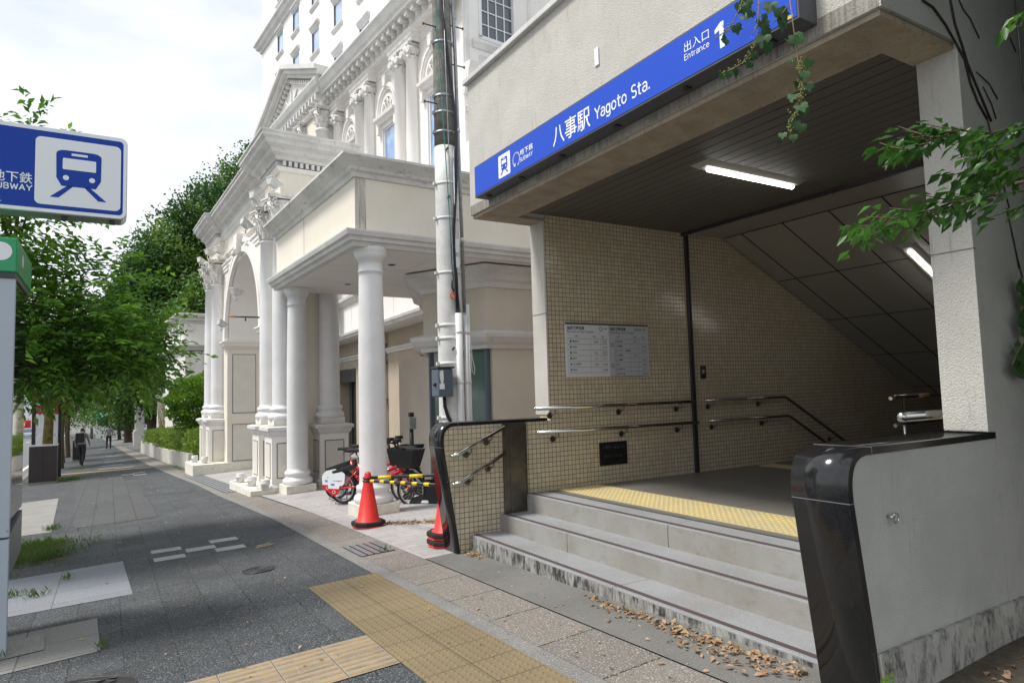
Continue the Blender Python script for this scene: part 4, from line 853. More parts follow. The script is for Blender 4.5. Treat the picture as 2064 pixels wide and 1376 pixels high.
for c in (25.3,22.3,19.0,15.9):
    hi,lo=c+.80,max(c-.80,ve)
    eb+=[(U2,hi),(U2-.32,hi),(U2-.32,lo)]
    if lo>ve: eb+=[(U2,lo)]
mb=MB(F2); mb.sweep(eb,[(-.05,11.24),(.03,11.24),(.03,11.36),(.06,11.37),(.06,11.5),(.10,11.53),(.14,11.58),(-.05,11.6)]); mb.build('architrave',M['stucco'],hb)
mb=MB(F2); mb.box(U2-.36,U2+.1,ve-.001,26.5,11.58,11.98); mb.build('frieze',M['stucco'],hb)
mb=MB(F2); v=ve+.1
while v<26.4: mb.box(U2-.66,U2-.36,v,v+.19,11.80,12.0); mb.box(U2-.50,U2-.36,v+.03,v+.16,11.68,11.80); v+=.42
build_each(mb,'modillion',M['trim'],hb)
mb=MB(F2); mb.sweep([(U2-.36,26.5),(U2-.36,ve)],[(-.3,11.98),(.38,11.99),(.40,12.08),(.46,12.14),(.54,12.30),(.60,12.38),(.60,12.46),(-.3,12.5)]); mb.build('cornice',M['trim'],hb)
# near end wing window
mb=MB(F2); mb.box(10.62,11.88,ve+.10,ve+.12,10.45,13.2); w=mb.build('window',M['win2'],hb)
mb=MB(F2)
mb.box(10.56,10.66,ve-.03,ve+.12,10.40,13.2); mb.box(11.84,11.94,ve-.03,ve+.12,10.40,13.2); mb.box(10.56,11.94,ve-.03,ve+.12,10.36,10.47)
for k in range(1,4): x=10.66+1.18*k/4; mb.box(x-.013,x+.013,ve+.06,ve+.10,10.46,13.2)
for k in range(1,6): z=10.47+.42*k; mb.box(10.66,11.84,ve+.065,ve+.098,z-.013,z+.013)
mb.build('window_bars',M['paint'],w)
mb=MB(F2); mb.sweep([(10.30,ve),(12.15,ve)],[(0,10.02),(.05,10.02),(.10,10.10),(.18,10.16),(.18,10.24),(0,10.25)]); mb.box(10.55,11.95,ve-.03,ve,9.55,9.85); mb.box(10.05,10.2,ve-.04,ve,9.45,13.5); mb.box(12.4,12.5,ve-.04,ve,9.45,13.5); mb.build('end_wall_trim',M['trim'],hb)
mb=MB(F2); mb.sweep([(U2-.05,ve-.001),(14,ve-.001)],[(0,8.50),(.10,8.52),(.14,8.75),(.30,8.9),(.34,9.15),(.42,9.28),(.42,9.38),(0,9.42)]); mb.build('end_cornice',M['trim'],hb)
for c in (10.3,11.5):
    mb=MB(F2); mb.lathe((c,ve-.1,0),[(.20,3),(.18,7.6),(.24,7.62),(.24,7.66)],16); cc=mb.build('pilaster_column',M['stucco'],hb); corinth(hb,F2,c,ve-.1,.17,7.66,.55)
# pediment block projecting from the front
PU=9.02; pa,pb=24.92,32.7; pz=12.2
mb=MB(F2); mb.box(PU+.35,U2+.3,pa+.35,pb-.35,3.6,pz-.6); mb.build('portico_wall',M['cream'],hb)
mb=MB(F2); mb.box(PU+.30,U2+.2,pa+.30,pb-.30,pz-.62,pz-.15); mb.build('portico_frieze',M['stucco'],hb)
pp=[(U2+.3,pb-.30),(PU+.3,pb-.30),(PU+.3,pa+.30),(U2+.0,pa+.30)]
mb=MB(F2); mb.sweep(pp,[(-.1,pz-.70),(.05,pz-.70),(.10,pz-.60),(-.1,pz-.58)]); mb.sweep(pp,[(-.1,pz-.12),(.22,pz-.1),(.25,pz+.02),(.34,pz+.12),(.42,pz+.30),(.42,pz+.36),(-.1,pz+.38)]); mb.build('portico_cornice',M['trim'],hb)
mb=MB(F2); v=pa+.32
while v<pb-.3: mb.box(PU+.06,PU+.3,v,v+.16,pz-.34,pz-.13); v+=.38
u=PU+.35
while u<U2-.3: mb.box(u,u+.16,pa+.06,pa+.3,pz-.34,pz-.13); u+=.38
build_each(mb,'modillion',M['trim'],hb)
ap=(pa+pb)/2; ah=pz+.38+1.6
tri=[(pa-.02,pz+.38),(pb+.02,pz+.38),(ap,ah)]
mb=MB(F2); mb.prism([(pa+.5,pz+.38),(pb-.5,pz+.38),(ap,ah-.25)],lambda p:(PU+.28,p[0],p[1]),lambda p:(U2+1.5,p[0],p[1])); mb.build('tympanum',M['stucco'],hb)
for sgn,e0 in ((1,pa),(-1,pb)):
    mb=MB(F2); d=Vector((ap-e0,ah-(pz+.38))); Ln=d.length; d.normalize(); nn=Vector((-d.y,d.x)) if sgn>0 else Vector((d.y,-d.x))
    for (o0,o1,uo) in ((-.02,.12,.04),(.12,.28,-.12),(.28,.46,-.26)):
        P=[Vector((e0,pz+.38))+nn*o0-d*.3*(o0>.1),Vector((ap,ah))+nn*o0,Vector((ap,ah))+Vector((0,1))*(o1/nn.y if nn.y else o1)*1.0,Vector((e0,pz+.38))+nn*o1-d*.3]
        P[1]=Vector((ap,ah+(o0/nn.y))); P[2]=Vector((ap,ah+(o1/nn.y)))
        mb.prism([tuple(p) for p in P],lambda p:(PU+uo,p[0],p[1]),lambda p:(U2+1.6,p[0],p[1]))
    mb.build('raking_cornice',M['trim'],hb)
    mb=MB(F2); k=0
    while k*.3<Ln-.6:
        q=Vector((e0,pz+.38))+d*(k*.3+.5)+nn*-.16; mb.box(PU+.12,PU+.28,q.x-.07,q.x+.07,q.y-.09,q.y+.06); k+=1
    build_each(mb,'raking_dentil',M['trim'],hb)
mb=MB(F2)
for k in range(5):
    a=math.pi*(k+.5)/5; mb.tube([(PU+.26,ap,pz+.45),(PU+.24,ap+1.3*math.cos(a),pz+.45+.9*math.sin(a))],.04,6)
mb.build('pediment_ornament',M['trim'],hb)
for v in (pa+.55,pa+2.6):
    mb=MB(F2); mb.lathe((PU+.45,v,0),[(.30,3),(.27,10.6),(.32,10.63),(.3,10.7)],18); cc=mb.build('pilaster_column',M['stucco'],hb)
    corinth(cc,F2,PU+.45,v,.26,10.7,.85)
# tower
TU=12.0; tv0,tv1=16.2,43.2; tz=34
wv_=[24.0+3.1*k-.1 for k in range(-2,7)]; wv_=[23.9+3.1*k for k in range(-2,6)]+[39.35]
wv_=[17.9,20.95,23.9,27.05,30.15,33.3,36.45,39.35]
th=[(a-.55,a+.55,z-1.27,z) for a in wv_ for z in (14.05,16.7,19.4,22.05,25.3,28.0,30.7)]
mb=MB(F2); mb.wall(lambda a,z,d:(TU+d,a,z),tv0,tv1,zb,tz,th,.09); mb.poly((TU,tv1,zb),(TU+16,tv1,zb),(TU+16,tv1,tz),(TU,tv1,tz)); mb.poly((TU,tv0,zb),(TU+16,tv0,zb),(TU+16,tv0,tz),(TU,tv0,tz)); mb.poly((TU,tv0,tz),(TU,tv1,tz),(TU+16,tv1,tz),(TU+16,tv0,tz)); mb.build('tower_wall',M['tower'],hb)
for a in wv_:
    for z in (14.05,16.7,19.4,22.05,25.3,28.0,30.7):
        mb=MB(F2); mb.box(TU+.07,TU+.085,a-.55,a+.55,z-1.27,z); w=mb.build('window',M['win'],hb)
        mb=MB(F2); mb.box(TU+.03,TU+.088,a+.49,a+.548,z-1.27,z); mb.box(TU+.03,TU+.088,a-.548,a-.50,z-1.27,z); mb.build('frame',M['dkmetal'],w)
        mb=MB(F2); mb.sweep([(TU,a+.62),(TU,a-.62)],[(0,z+.06),(.04,z+.06),(.10,z+.18),(.16,z+.22),(.16,z+.30),(0,z+.31)]); mb.sweep([(TU,a+.62),(TU,a-.62)],[(0,z-1.5),(.05,z-1.5),(.12,z-1.38),(.12,z-1.30),(0,z-1.29)]); mb.build('window_trim',M['trim'],w)
for zc in (22.75,33.4):
    mb=MB(F2); mb.sweep([(TU+16,tv1),(TU,tv1),(TU,tv0),(TU+16,tv0)],[(0,zc-.35),(.1,zc-.35),(.14,zc-.2),(.3,zc-.1),(.34,zc+.06),(.46,zc+.16),(.46,zc+.24),(0,zc+.26)]); mb.build('tower_cornice',M['trim'],hb)
# lobby front seen under the canopy
lb=hb
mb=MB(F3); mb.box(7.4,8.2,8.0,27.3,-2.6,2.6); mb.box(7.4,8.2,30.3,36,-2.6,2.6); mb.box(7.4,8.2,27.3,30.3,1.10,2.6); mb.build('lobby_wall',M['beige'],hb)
mb=MB(F3); mb.box(7.9,8.0,27.3,30.3,-2.6,1.1); e_=mb.build('lobby_entrance',M['dkglass'],hb)
mb=MB(F3); mb.box(7.35,7.5,27.3,30.3,.55,1.1); mb.box(7.6,7.7,28.75,28.85,-2.5,.55); mb.build('entrance_frame',M['dkmetal'],e_)
mb=MB(F3); mb.box(6.62,9.3,8.0,36,2.28,6.0); mb.build('upper_lobby_wall',M['tower'],hb)
mb=MB(F3)
for v in (12.4,14.9,17.4,19.9,22.4,24.9): mb.box(6.612,6.62,v,v+.02,2.3,3.45)
build_each(mb,'panel_joint',M['trim'],hb)
mb=MB(F3); mb.sweep([(6.62,36),(6.62,8)],[(-.1,2.20),(.03,2.20),(.05,2.26),(.10,2.30),(.12,2.38),(-.1,2.40)]); mb.sweep([(6.62,36),(6.62,8)],[(0,3.45),(.06,3.46),(.10,3.56),(.2,3.62),(.22,3.72),(0,3.73)]); mb.box(6.63,7.5,8,36,2.21,2.27); build_each(mb,'eaves_moulding',M['trim'],hb)
mb=MB(F3); mb.sweep([(7.4,36),(7.4,8)],[(-.05,1.45),(.04,1.45),(.06,1.52),(.12,1.56),(.12,1.62),(-.05,1.64)]); mb.build('wall_moulding',M['trim'],hb)
pp_=thing('downpipe','beige rain pipe fixed to the beige lobby wall behind the near column','drainpipe',F3((7.3,23,-2)))
mb=MB(F3); mb.tube([(7.30,23.1,-2.4),(7.30,23.1,1.85),(7.30,23.1,1.9)],.07,12); mb.build('pipe',M['beige'],pp_)
mb=MB(F3); mb.box(7.2,7.4,22.95,23.25,1.8,2.1); mb.build('hopper',M['beige'],pp_)
for z in (-1.6,-.2,1.1): mb=MB(F3); mb.box(7.22,7.4,22.99,23.21,z,z+.03); mb.build('clip',M['groove'],pp_)
# chamfered pavilion under the canopy, nearest the pole
pv=thing('corner_pavilion','cream shop pavilion with grey mouldings and dark green glass behind the utility pole','pavilion',F1((6,10,-1.6)))
poly=[(6.45,13.3),(5.05,10.55),(5.62,9.35),(12,9.35)]; poly_c=poly+[(12,13.3)]
gpv=gzF(F1,6,10)
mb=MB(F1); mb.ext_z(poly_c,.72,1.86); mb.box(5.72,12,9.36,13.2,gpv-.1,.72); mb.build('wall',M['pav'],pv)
mb=MB(F1); mb.sweep(poly,[(-.05,1.72),(.03,1.72),(.06,1.80),(.14,1.84),(.16,1.92),(.28,1.98),(.30,2.05),(-.05,2.06)]); mb.ext_z([(6.5,13.2),(5.1,10.55),(5.67,9.4),(12,9.4),(12,13.2)],1.8,2.06); mb.build('crown_moulding',M['trim'],pv)
mb=MB(F1); mb.sweep(poly,[(-.05,.70),(.03,.70),(.06,.76),(.14,.80),(.22,.88),(.24,.94),(.20,.96),(-.05,1.02)]); mb.build('band_moulding',M['trim'],pv)
mb=MB(F1); mb.ext_z([(6.55,13.2),(5.18,10.55),(5.68,9.47),(5.72,9.47),(6.6,13.2)],gpv-.1,.70); mb.build('shop_window',M['shopg'],pv)
mb=MB(F1)
for (a,b) in ((5.66,9.44),(5.17,10.53),(5.42,9.98)): mb.box(a-.03,a+.03,b-.03,b+.03,gpv-.1,.70)
build_each(mb,'window_frame',M['bluegrey'],pv)
# annex behind the gateway
ax=thing('hotel_annex','small white annex with heavy cornice behind the far end of the gateway','annex',(3.6,33,-2.4))
AF=frame(3)
mb=MB(AF); mb.box(4.2,9,30,36,-2.8,3.5); mb.build('wall',M['stucco'],ax)
pth=[(4.2,36),(4.2,30),(9,30)]
mb=MB(AF); mb.sweep(pth,scaled(CORN,1.2,1.2,3.15)); mb.sweep(pth,scaled(CORN,.8,.8,2.0)); mb.build('cornice',M['trim'],ax)
mb=MB(AF); 
for k in range(6): mb.box(4.0,4.2,30.2+k*.9,30.45+k*.9,2.85,3.1)
for k in range(5): mb.box(4.3+k*.8,4.5+k*.8,29.85,30,2.85,3.1)
build_each(mb,'bracket',M['trim'],ax)
mb=MB(AF); mb.box(5.1,5.5,29.96,30.02,.6,1.6); mb.build('window',M['win2'],ax)
for u in (4.3,5.0,5.75): mb=MB(AF); mb.box(u-.1,u+.1,29.9,30,-2.6,1.95); mb.build('pilaster',M['cream'],ax)
# ================================================================= LEAF HELPERS
def leaf_mesh(name,base,tipdir,nrm,size,mt,parent=None,width=.42,fold=.12,org=None):
    """base,tipdir,nrm (n,3); size (n,): one folded pointed leaf each"""
    base=np.asarray(base,float); t=np.asarray(tipdir,float); t/=np.linalg.norm(t,axis=1)[:,None]+1e-9
    nr=np.asarray(nrm,float); sd_=np.cross(t,nr); sd_/=np.linalg.norm(sd_,axis=1)[:,None]+1e-9; nr=np.cross(sd_,t)
    s=np.asarray(size,float)[:,None]; k=len(base)
    if org is not None: base=base-np.array(org)
    mid=base+t*s*.45; V=np.stack([base,mid+sd_*s*width*.5+nr*s*fold,base+t*s,mid-sd_*s*width*.5+nr*s*fold],1).reshape(-1,3)
    me=D.meshes.new(name); me.vertices.add(4*k); me.vertices.foreach_set('co',V.ravel())
    idx=np.arange(k)[:,None]*4; tri=np.concatenate([idx+np.array([0,1,2]),idx+np.array([0,2,3])],1).ravel()
    me.loops.add(6*k); me.loops.foreach_set('vertex_index',tri.astype(np.int32)); me.polygons.add(2*k)
    me.polygons.foreach_set('loop_start',np.arange(0,6*k,3,dtype=np.int32)); me.polygons.foreach_set('loop_total',np.full(2*k,3,np.int32)); me.update(calc_edges=True)
    me.materials.append(mt); o=D.objects.new(name,me); COL.objects.link(o)
    if parent: o.parent=parent
    ORG[o.name]=Vector(org) if org is not None else Vector((0,0,0))
    return o
def rnd_unit(n): v=rng.normal(size=(n,3)); return v/np.linalg.norm(v,axis=1)[:,None]
def crown_points(lobes,n,shell=.55):
    w=np.array([l[3]*l[4]*l[5] for l in lobes])**.67; w/=w.sum(); c=rng.choice(len(lobes),n,p=w); L=np.array(lobes)[c]
    u=rnd_unit(n); r=shell+(1-shell)*rng.random(n)**.6
    # lumpy surface
    lump=1+.13*np.sin(u[:,0]*7+c)*np.cos(u[:,1]*6+2*c)+.08*np.sin(u[:,2]*13+c*3)
    return L[:,:3]+u*(r*lump)[:,None]*L[:,3:6],u
def tree(label,x,y,h0,lobes,n,size,leafm,barkm,tr,group,lean=(0,0),twig=0,clump=0,name='street_tree',limbs=7,droop=.5,clip=None):
    z=gz(x,y); t=thing(name,label,'tree',(x,y,z),group); org=(x,y,z)
    L=[(x+a,y+b,c,d,e,f) for a,b,c,d,e,f in lobes]
    top=(x+lean[0],y+lean[1],z+h0); mb=MB()
    mb.tube([(x,y,z-.1),(x+.02,y,z+.12),(x+lean[0]*.4-.03,y+lean[1]*.4,z+h0*.45),(x+lean[0]*.8,y+lean[1]*.8,z+h0*.8),top],[tr*1.5,tr*1.1,tr,tr*.85,tr*.8],12); mb.build('trunk',barkm,t)
    mb=MB()
    for i in range(limbs):
        l=L[i%len(L)]; u=rnd_unit(1)[0]; e=(l[0]+u[0]*l[3]*.5,l[1]+u[1]*l[4]*.5,l[2]+u[2]*l[5]*.5)
        m=tuple((a+b)/2+random.uniform(-.12,.12)*l[3] for a,b in zip(top,e)); mb.tube([top,m,e],[tr*.6,tr*.35,tr*.08],7)
        for q in range(3):
            u=rnd_unit(1)[0]; f=(l[0]+u[0]*l[3]*.85,l[1]+u[1]*l[4]*.85,l[2]+u[2]*l[5]*.85); mb.tube([m,tuple((a+b)/2 for a,b in zip(m,f)),f],[tr*.28,tr*.16,tr*.04],5)
    mb.build('limb',barkm,t)
    if twig:      # leaves set along drooping twigs
        P,u=crown_points(L,n//twig,.35); B=[];T=[];N=[];S=[]
        ln=size*twig*.42
        if clip is not None: kp=P[:,2]>clip; P=P[kp]; u=u[kp]
        for p,d in zip(P,u):
            d=d+np.array([0,0,.25])+rng.normal(size=3)*.35; d/=np.linalg.norm(d)
            for k in range(twig):
                f=k/twig; q=p+d*ln*f+np.array([0,0,-droop*ln*f*f]); sdv=np.cross(d,[0,0,1])*(1 if k%2 else -1)
                B.append(q); T.append(d*.5+sdv*.9+np.array([0,0,-.35])+rng.normal(size=3)*.2); N.append(np.array([0,0,1])+rng.normal(size=3)*.35); S.append(size*(.75+.5*rng.random()))
        leaf_mesh('crown',B,T,N,S,leafm,t,org=org,width=.46)
    else:
        P,u=crown_points(L,n//max(1,clump),.55)
        if clump:
            P=np.repeat(P,clump,0)+rng.normal(size=(len(P)*clump,3))*size*1.3; u=np.repeat(u,clump,0)
        k=len(P); leaf_mesh('crown',P,u*.6+rng.normal(size=(k,3))*.7+np.array([0,0,-.1]),np.array([0,0,1])+rng.normal(size=(k,3))*.6+u*.5,size*(.7+.6*rng.random(k)),leafm,t,org=org,width=.7)
    return t
# near street tree behind the kiosk
tree('near street tree with drooping glossy leaves behind the kiosk and the blue sign',-1.02,9.6,2.1,[(-.1,.3,1.0,1.0,1.3,.85),(.75,.2,.75,.95,1.2,.6),(1.3,.0,.60,.50,.7,.28),(-.5,-.2,1.4,.8,1.1,.8),(-.15,.2,2.3,.75,1.0,.7),(.05,.1,3.0,.40,.5,.5),(-1.2,.4,1.2,.9,1.2,1.2),(.85,-.1,1.35,.5,.6,.4),(.3,.2,.5,.9,1.1,.3),(.8,.3,.45,.6,.8,.2)],26000,.105,M['leafA'],M['bark'],.075,'street trees along the kerb',twig=11,limbs=12,clip=.36,droop=.35)
# avenue trees further on
for i,(x,y,tr,lab) in enumerate(((-1.66,26.2,.15,'street tree with yellowish lit trunk just behind the dark brown box'),(-1.68,33.0,.10,'thin street tree right of the yellowish trunk'),(-1.9,38.5,.10,'street tree behind the bus stop board, third in the row'),(-2.0,46,.11,'street tree far down the pavement beyond the second dark box'),(-2.6,60,.12,'most distant tree of the kerb row'))):
    tree(lab,x,y,2.3,[(.1,0,gz(x,y)+4.2,2.0,2.2,1.5),(.9,.3,gz(x,y)+3.5,1.5,1.6,.8),(-1.0,.2,gz(x,y)+4.3,1.6,1.8,1.3),(0,0,gz(x,y)+5.3,1.5,1.6,1.1)],5200 if i<2 else 3200,.14,M['leafB'],M['barky'] if i==0 else M['bark'],tr,'street trees along the kerb',limbs=8,clump=3)
# wooded hill behind the gateway
for i,(x,y,hh,lob,n_,lab) in enumerate((
 (2.6,54,7,[(-.6,0,5.5,2.3,2.6,3.2),(.3,.2,9.4,2.3,2.5,3.0),(-1.0,-.4,2.6,1.8,2.0,2.6),(.9,-.5,6.5,2.4,2.4,3.2),(.9,-.4,1.6,2.6,2.4,2.8),(-1.9,-.2,4.6,1.8,2.0,3.0),(-.3,-.3,7.4,2.3,2.4,3.0)],36000,'dark camphor tree left of the gateway, nearest to the street'),
 (5.8,57,9,[(-.9,0,11.8,2.8,3.0,3.6),(.9,0,13.6,2.8,3.0,3.4),(.4,-1,9.4,3.2,3.2,4.0),(-.8,-.6,6.2,2.6,2.8,3.6),(2.0,-.6,11.8,2.4,2.8,3.6)],34000,'big camphor tree rising just left of the gateway cornice'),
 (10.2,62,12,[(-1.2,0,16.6,3.4,3.4,3.8),(1.6,0,18.8,3.6,3.6,4.0),(0,-1,13.0,4.2,3.6,5.0),(3.4,-.5,15.5,3.6,3.6,5.0)],30000,'tallest camphor tree, tucked behind the gateway cornice'),
 (1.4,66,4,[(0,0,2.2,2.4,2.4,2.8),(-.8,0,4.4,1.7,1.8,2.0),(.6,0,.2,2.2,2.2,2.2)],12000,'dark evergreen over the pavement bend behind the garden pillar'),
 (4.4,46,4,[(0,0,3.6,2.3,2.4,2.6),(-.8,.3,1.2,1.8,2.0,2.0),(1.2,0,5.8,1.8,2.0,2.2)],15000,'dark evergreen directly above the white annex'))):
    tree(lab,x,y,hh,lob,n_,.27,M['leafH'],M['bark'],.28,'trees on the wooded slope',clump=6,name='camphor_tree')
for i,(x,y,r,hz_,lab) in enumerate(((.9,78,2.6,4.8,'small evergreen at the pavement bend behind the far garden pillar'),(-.2,98,3.0,5.0,'farthest roadside tree, by the teal awning'),(-5.0,110,3.5,6,'distant tree over the road bend'))):
    g=gz(x,y); tree(lab,x,y,hz_*.4,[(0,0,g+hz_*.6,r,r,hz_*.38),(r*.3,0,g+hz_*.9,r*.6,r*.6,hz_*.2)],4200,.26,M['leafB'],M['bark'],.15,'distant roadside trees',clump=4,name='roadside_tree')
# planter wall, hedge, round shrub, creeper wall and garden pillar
pw=thing('planter_wall','low stained concrete planter wall stepping down beside the pavement','planter wall',(2.2,28,-2.3))
def offx(y): return kx(y)+.62
for (a,b,hh) in ((23.0,33.2,.50),(33.25,42,.62)):
    mb=MB(); k=8
    for i in range(k):
        y0=a+(b-a)*i/k; y1=a+(b-a)*(i+1)/k; x0,x1=offx(y0),offx(y1)
        for (dx0,dx1,zt,zb2) in ((0,.14,hh,-.15),):
            q=mb.V((x0+dx0,y0,gz(x0,y0)+zb2),(x0+dx1,y0,gz(x0,y0)+zb2),(x1+dx1,y1,gz(x1,y1)+zb2),(x1+dx0,y1,gz(x1,y1)+zb2),(x0+dx0,y0,gz(x0,y0)+zt),(x0+dx1,y0,gz(x0,y0)+zt),(x1+dx1,y1,gz(x1,y1)+zt),(x1+dx0,y1,gz(x1,y1)+zt))
            mb.F((q+4,q+5,q+6,q+7),(q,q+3,q+7,q+4),(q+1,q+5,q+6,q+2))
            if i==0: mb.F((q,q+4,q+5,q+1))
            if i==k-1: mb.F((q+3,q+2,q+6,q+7))
    mb.build('wall_section',M['planter'],pw)
mb=MB(); strip(mb,lambda y:offx(y)+.14,lambda y:offx(y)+2.2,yr(23.1,41.9),.40); mb.build('planting_bed',M['soil'],pw)
def shrub(name,label,cat,cx,cy,rx,ry,rz,cz,n,size,m,group=None,stem=True,sq=1.0):
    t=thing(name,label,cat,(cx,cy,gz(cx,cy)),group); org=(cx,cy,gz(cx,cy))
    if stem:
        mb=MB()
        for i in range(5): a=i*1.3; mb.tube([(cx,cy,org[2]),(cx+.3*rx*math.cos(a),cy+.3*ry*math.sin(a),(org[2]+cz)/2),(cx+.6*rx*math.cos(a),cy+.6*ry*math.sin(a),cz)],[.05,.035,.01],6)
        mb.build('stem',M['bark'],t)
    P,u=crown_points([(cx,cy,cz,rx,ry,rz)],n,.6)
    k=len(P); leaf_mesh('foliage',P,u+rng.normal(size=(k,3))*.6+np.array([0,0,.3]),u+rng.normal(size=(k,3))*.5,size*(.6+.8*rng.random(k)),m,t,org=org,width=.6); return t
for i,y in enumerate((23.9,26.0,28.3,30.8,33.6,36.6,39.6)):
    x=offx(y)+.75; g=gz(x,y); w=('at the near end beside the far socle','second from the near end','third from the near end','in the middle of the row','third from the far end','second from the far end','at the far end near the garden pillar')[i]
    shrub('clipped_shrub','bright green clipped hedge shrub '+w,'shrub',x,y,.80,1.25,.52,g+.78,3600,.085,M['leafHd'],'clipped shrubs in the planter')
x=offx(26.5)+.95; shrub('round_shrub','large rounded light green shrub overhanging the hedge left of the gateway','shrub',x,26.6,1.22,1.25,1.02,-.10,13500,.105,M['leafS'])
vw=thing('garden_wall','pale garden wall with moulded coping overgrown by a bare creeper','wall',(2.9,36,-2.6))
mb=MB(); q=[(2.75,29.9),(2.05,48)]; n_=Vector((q[1][0]-q[0][0],q[1][1]-q[0][1])).normalized()
mb.prism([q[0],(q[0][0]+.25,q[0][1]),(q[1][0]+.25,q[1][1]),q[1]],lambda p:(p[0]+.55,p[1],-3),lambda p:(p[0]+.55,p[1],.15)); mb.build('wall',M['stucco'],vw)
mb=MB(); mb.prism([q[0],(q[0][0]+.45,q[0][1]),(q[1][0]+.45,q[1][1]),q[1]],lambda p:(p[0]+.45,p[1],.15),lambda p:(p[0]+.45,p[1],.38)); mb.build('coping',M['trim'],vw)
P=[];
for i in range(1500):
    f=rng.random(); P.append((2.5+.35*rng.random()+.6*(1-f)*.6,37+f*6,-2.2+rng.random()**.8*2.2))
P=np.array(P); crp=thing('wall_creeper','sparse brownish green creeper climbing the pale garden wall','creeper',(2.6,40,-2.6))
leaf_mesh('leaves',P,rng.normal(size=(len(P),3)),rng.normal(size=(len(P),3))+np.array([-1,-1,0]),.10*(.6+.6*rng.random(len(P))),M['leafHd'],crp,org=(2.6,40,-2.6))
mb=MB()
for i in range(60):
    x=2.45+.5*random.random(); y=37+6*random.random(); z=-2.5; pts=[(x,y,z)]
    for k in range(7): x+=random.uniform(-.12,.12); y+=random.uniform(-.25,.25); z+=.36; pts.append((x,y,z))
    mb.tube(pts,[.02-.0023*k for k in range(8)],4,False)
mb.build('stem',M['stemv'],crp)
def gpillar(x,y,w,h,lab,group='white garden pillars'):
    g=gz(x,y); t=thing('garden_pillar',lab,'pillar',(x,y,g),group)
    mb=MB(); mb.box(x-w,x+w,y-w,y+w,g-.1,g+h); mb.build('shaft',M['stucco'],t)
    mb=MB(); mb.box(x-w*1.3,x+w*1.3,y-w*1.3,y+w*1.3,g-.1,g+h*.27); mb.build('pedestal',M['stucco'],t)
    mb=MB(); sq=[(x-w,y+w),(x-w,y-w),(x+w,y-w),(x+w,y+w)]; mb.sweep(sq,[(0,g+h-.35),(.1,g+h-.25),(.22,g+h-.15),(.22,g+h),(0,g+h)],closed=True); mb.box(x-w*.9,x+w*.9,y-w*.9,y+w*.9,g+h-.02,g+h+.12); mb.lathe((x,y,g+h+.12),[(.12,0),(.2,.1),(.16,.22),(.02,.28)],12); mb.build('cap',M['trim'],t)
gpillar(1.95,57,.30,4.0,'tall white garden pillar at the side gate beyond the hedge'); gpillar(2.75,45,.28,3.3,'white pillar half hidden by the creeper beside the garden wall')
# ================================================================= KIOSK, BLUE SIGN
kk=thing('street_kiosk','tall pale kiosk panel with dark glass side and green top at the left edge','kiosk',(-1,6.1,-1.7))
kg=gz(-.7,5.9)
mb=MB(); mb.box(-1.35,-.575,5.75,5.80,-.90,.885); mb.build('front_panel',M['kiosk'],kk,bevel=.004)
mb=MB(); mb.box(-1.35,-.575,5.75,5.80,kg-.02,-.915); mb.build('lower_panel',M['kiosk'],kk,bevel=.004)
mb=MB(); mb.box(-1.34,-.585,5.80,6.62,-.80,.885); mb.build('glass_body',M['kglass'],kk)
mb=MB(); mb.ext_x([(5.802,-.91),(6.62,-.83),(6.60,-1.14),(5.802,-1.2)],-1.33,-.582); mb.build('skirt',M['skirt'],kk)
mb=MB(); mb.box(-1.36,-.565,5.73,6.70,.925,1.17); gp_=mb.build('green_top',M['greenp'],kk,bevel=.01)
mb=MB(); mb.box(-1.35,-.575,5.74,6.68,.885,.924); mb.build('shadow_gap',M['dkmetal'],kk)
mb=MB(); mb.poly(*[(-.66+.065*math.cos(a),5.727,1.07+.065*math.sin(a)) for a in np.linspace(0,2*math.pi,21)[:-1]]); mb.poly(*[(-.5635,6.05+.04*math.cos(a),1.06+.05*math.sin(a)) for a in np.linspace(0,2*math.pi,21)[:-1]]); mb.build('round_mark',M['white'],gp_)
mb=MB(); mb.lathe((-.585,5.748,-.86),[(.004,0),(.004,.003)],8); mb.build('screw',M['dkmetal'],kk)
bs=thing('subway_sign','blue and white illuminated box sign with train pictogram above the kiosk','sign',(-.3,6.3,1.5))
BY=6.3; bx0,bx1,bz0,bz1=-2.1,.105,1.505,2.20
mb=MB(); mb.prism(rrect(bx0,bx1,bz0,bz1,.055),lambda p:(p[0],BY,p[1]),lambda p:(p[0],BY+.22,p[1])); mb.build('case',M['alu'],bs,bevel=.008)
def BP(x,z): return lambda a,b,d:(x+a,BY-.003-d,z+b)
mb=MB(); flat(mb,BP(0,0),rrect(bx0+.03,bx1-.03,bz0+.035,bz1-.035,.03),0); mb.build('face',M['blue2'],bs)
train_icon(lambda a,b,d:(-.525+a*.582,BY-.0055-d,1.572+b*.545),bs,M['blue2'],M['white'])
BT=lambda x,z:(lambda a,b,d:(x+a,BY-.006,z+b))
text('地下鉄',BT(-.795,1.722),.255,.088,'white',bs,bold=.008); strokes('SUBWAY',(lambda a,b,d:(-.80+a,BY-.006-d,1.668+b)),.26,.042,'white',bs,.19)
mb=MB(); ribbon(mb,lambda x,z,d:(x,BY-.005-d,z),[(-.97+.10*math.cos(t),1.74+.11*math.sin(t)) for t in np.linspace(rad(-62),rad(242),26)],.028,0); mb.build('ring_logo',M['white'],bs)
mb=MB(); flat(mb,BP(0,0),[(-2,1.564),(-.73,1.564),(-.73,1.568),(-2,1.568)],.003); mb.build('thin_line',M['white'],bs)
for x in (-.35,-.02): mb=MB(); mb.box(x,x+.04,BY+.06,BY+.12,bz0-.025,bz0-.0005); mb.build('hinge',M['dkmetal'],bs)
mb=MB(); mb.tube([(-1.8,BY+.11,gz(-1.8,6.3)),(-1.8,BY+.11,2.9)],.08,14); mb.build('post',M['alu'],bs)
